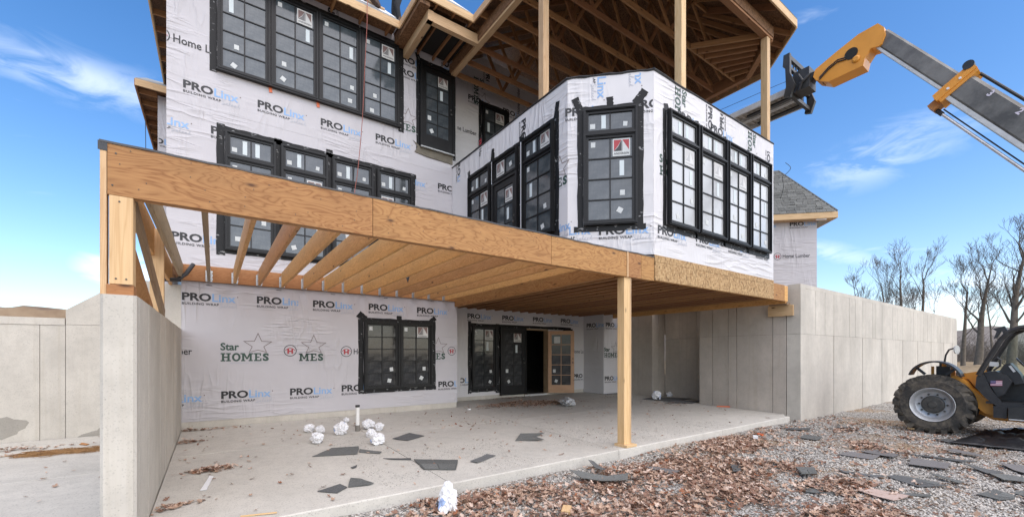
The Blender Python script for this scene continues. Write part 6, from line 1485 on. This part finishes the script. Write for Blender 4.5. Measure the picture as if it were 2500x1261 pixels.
# gravel: density falls with distance; thinner on the bare patches of dirt
g = np.random.default_rng(5); N = 230000
cxr = g.uniform(-1.0, 1.32, N); D = np.sqrt(g.uniform(2.6**2, 13.5**2, N)) ; D = 2.6 + (13.5-2.6)*g.uniform(0, 1, N)**1.25
x = D*(cxr*.8168+.5769); y = D*(-cxr*.5769+.8168)
ok = ((y < 4.36) & (x > -.6)) & (y > -3) & (x < 18) | ((x > 11.3) & (y < 4.24) & (y > -3) & (x < 18))
ok &= ~((x > 11.75) & (x < 12.3) & (np.abs(y-2.07) < .12))
x, y, D = x[ok], y[ok], D[ok]; nn = np.array([fbm(a, b, .45) for a, b in zip(x, y)]); keep = (nn < .16) | (g.uniform(0, 1, len(x)) < .15); x, y = x[keep][:120000], y[keep][:120000]
scatter('gravel', np.stack([x, y, gzv(x, y)+.006], 1), OCT, [(M_STONES[0], .50), (M_STONES[1], .36), (M_STONES[2], .14)], 'pale crushed stone gravel covering the yard', (.007, .020), .5, 8)
def leaf_shape(s):
    g_ = random.Random(s); n = 5; out = [(0,-1.0)]
    prof = [(.30,-.7),(.18,-.45),(.62,-.15),(.34,.05),(.55,.42),(.22,.5),(0,1.0)]
    right = [(a*g_.uniform(.8,1.2), b) for a, b in prof]; left = [(-a*g_.uniform(.8,1.2), b) for a, b in prof[:-1]][::-1]
    o_ = out + right + left; bend = g_.uniform(.25,.8); tw = g_.uniform(-.5,.5)
    def z(a, b): return bend*a*a*1.2 + .28*b*b*g_.choice((1,.8)) + tw*a*b
    v = [(0,0,0)] + [(a, b, z(a,b)) for a, b in o_]; k = len(o_); return v, [(0, 1+i, 1+(i+1) % k) for i in range(k)]
LEAF = [leaf_shape(s) for s in range(6)]; LM = [(M_LEAVES[0], .40), (M_LEAVES[1], .32), (M_LEAVES[2], .24), (M_LEAVES[3], .04)]
def drift(x, y):
    d = np.zeros_like(x)
    for (cx_, cy_, ax_, ay_, rot, amp) in ((2.6,3.95,1.3,.38,-.02,1.0), (4.0,3.5,1.7,.60,-.10,1.3), (5.4,3.2,1.5,.75,-.2,1.2), (4.6,2.5,1.2,.5,-.3,1.0), (6.8,3.7,1.6,.50,.12,1.1), (8.6,4.0,1.5,.38,.1,.7), (3.3,2.9,1.0,.45,0,1.1), (5.8,2.1,.9,.35,-.3,.7), (9.8,3.1,1.4,.22,.1,.35), (6.2,1.2,1.2,.3,-.2,.4), (2.0,4.15,.8,.2,0,.8), (2.2,3.4,.9,.45,0,1.0), (2.9,2.4,.9,.5,-.2,.9), (3.9,1.8,.9,.45,-.3,.9), (4.9,1.55,.9,.4,-.3,.8), (5.9,2.7,1.2,.4,-.2,.8)):
        c, s = math.cos(rot), math.sin(rot); u = (x-cx_)*c+(y-cy_)*s; v = -(x-cx_)*s+(y-cy_)*c; d = np.maximum(d, amp*np.exp(-(u/ax_)**2-(v/ay_)**2))
    return d
g = np.random.default_rng(21); N = 80000; x = g.uniform(.8, 13, N); y = g.uniform(-.5, 4.34, N)
nz_ = np.array([fbm(a, b, 1.1) for a, b in zip(x, y)]); dens = drift(x, y); pr = np.clip((dens + nz_*.75 - .24)*1.3, .045, 1) 
k = g.uniform(0, 1, N) < pr*1.0; x, y, dens = x[k], y[k], dens[k]
scatter('fallen_leaves', np.stack([x, y, gzv(x, y) + .015 + g.uniform(0, .055, len(x))*np.clip(dens, .1, 1)], 1), LEAF, LM, 'drift of dry brown fallen leaves along the patio edge', (.023, .050), .38, 31)
# leaves blown on to the slabs
g = np.random.default_rng(41); pts = []
def pile(px, py, n, rx, ry, hh, rot=0):
    c = on_slab(px, py); a = g.normal(0, 1, n)*rx; b = g.normal(0, 1, n)*ry; cr_, sr = math.cos(R(rot)), math.sin(R(rot))
    for u, v in zip(a, b):
        xx_, yy_ = c.x+u*cr_-v*sr, c.y+u*sr+v*cr_
        if yy_ > 4.45 and yy_ < (9.75 if xx_ < 5.2 else 10.8) and not (-.72 < xx_ < -.46): pts.append((xx_, yy_, slab_z(yy_)+.008+abs(g.normal(0, 1))*hh*math.exp(-(u/rx)**2-(v/ry)**2)))
pile(520,1146,170,.13,.07,.03,10); pile(455,1080,110,.12,.05,.03); pile(452,1052,70,.22,.04,.03); pile(480,1050,40,.3,.04,.02); pile(400,1242,70,.16,.05,.015,15); pile(1270,985,1100,.62,.22,.06); pile(1230,970,500,.5,.12,.07); pile(1340,984,600,.5,.16,.05); pile(20,1100,90,.25,.06,.03); pile(70,1108,60,.3,.06,.02)
pile(1640,985,60,.4,.2,.02); pile(1180,1030,30,.5,.3,.005)
n = 430; xx_ = g.uniform(-.4, 11, n); yy_ = 4.5 + 5.2*g.uniform(0, 1, n)**.8
pts += [(a, b, slab_z(b)+.012) for a, b in zip(xx_, yy_)]; xx_ = g.uniform(-5, -.8, 50); yy_ = g.uniform(6, 9.9, 50); pts += [(a, b, slab_z(b)+.012) for a, b in zip(xx_, yy_)]
scatter('blown_leaves', np.array(pts), LEAF, LM, 'dry leaves blown in small heaps over the concrete slabs', (.020, .042), .25, 43)
n = 9000; xx_ = g.uniform(1.5, 9, n); yy_ = 4.5 + np.abs(g.normal(0, 1.9, n)); kk = (yy_ < 9.5); xx_, yy_ = xx_[kk], yy_[kk]; nn = np.array([fbm(a, b, .5) for a, b in zip(xx_, yy_)]); kk = nn > -.05; xx_, yy_ = xx_[kk], yy_[kk]
scatter('grit', np.stack([xx_, yy_, np.array([slab_z(b) for b in yy_])+.002], 1), OCT, [(M_STONES[1], .5), (M_STONES[2], .5)], 'fine dark grit scattered over the patio', (.003, .008), .5, 51)
# straw blown against the wall foot on the side slab
tb = Tubes(); rr = random.Random(9)
for k in range(520):
    t = rr.random(); c = on_slab(60+185*t, 1110-14*t); p = c + Vector((rr.gauss(0,.06), rr.gauss(0,.10), rr.uniform(.003,.025))); a = rr.gauss(R(0), .35); L = rr.uniform(.08,.3); d = Vector((math.cos(a), math.sin(a), rr.uniform(-.05,.08)))
    tb.seg([p-d*L/2, p, p+d*L/2], [.003,.003,.002], 3)
tag(tb.build('straw', plain('straw', (.42,.25,.11), (.30,.16,.07), 20, rough=.9), None), 'strands of straw along the foot of the far left wall', None, None, 'stuff')
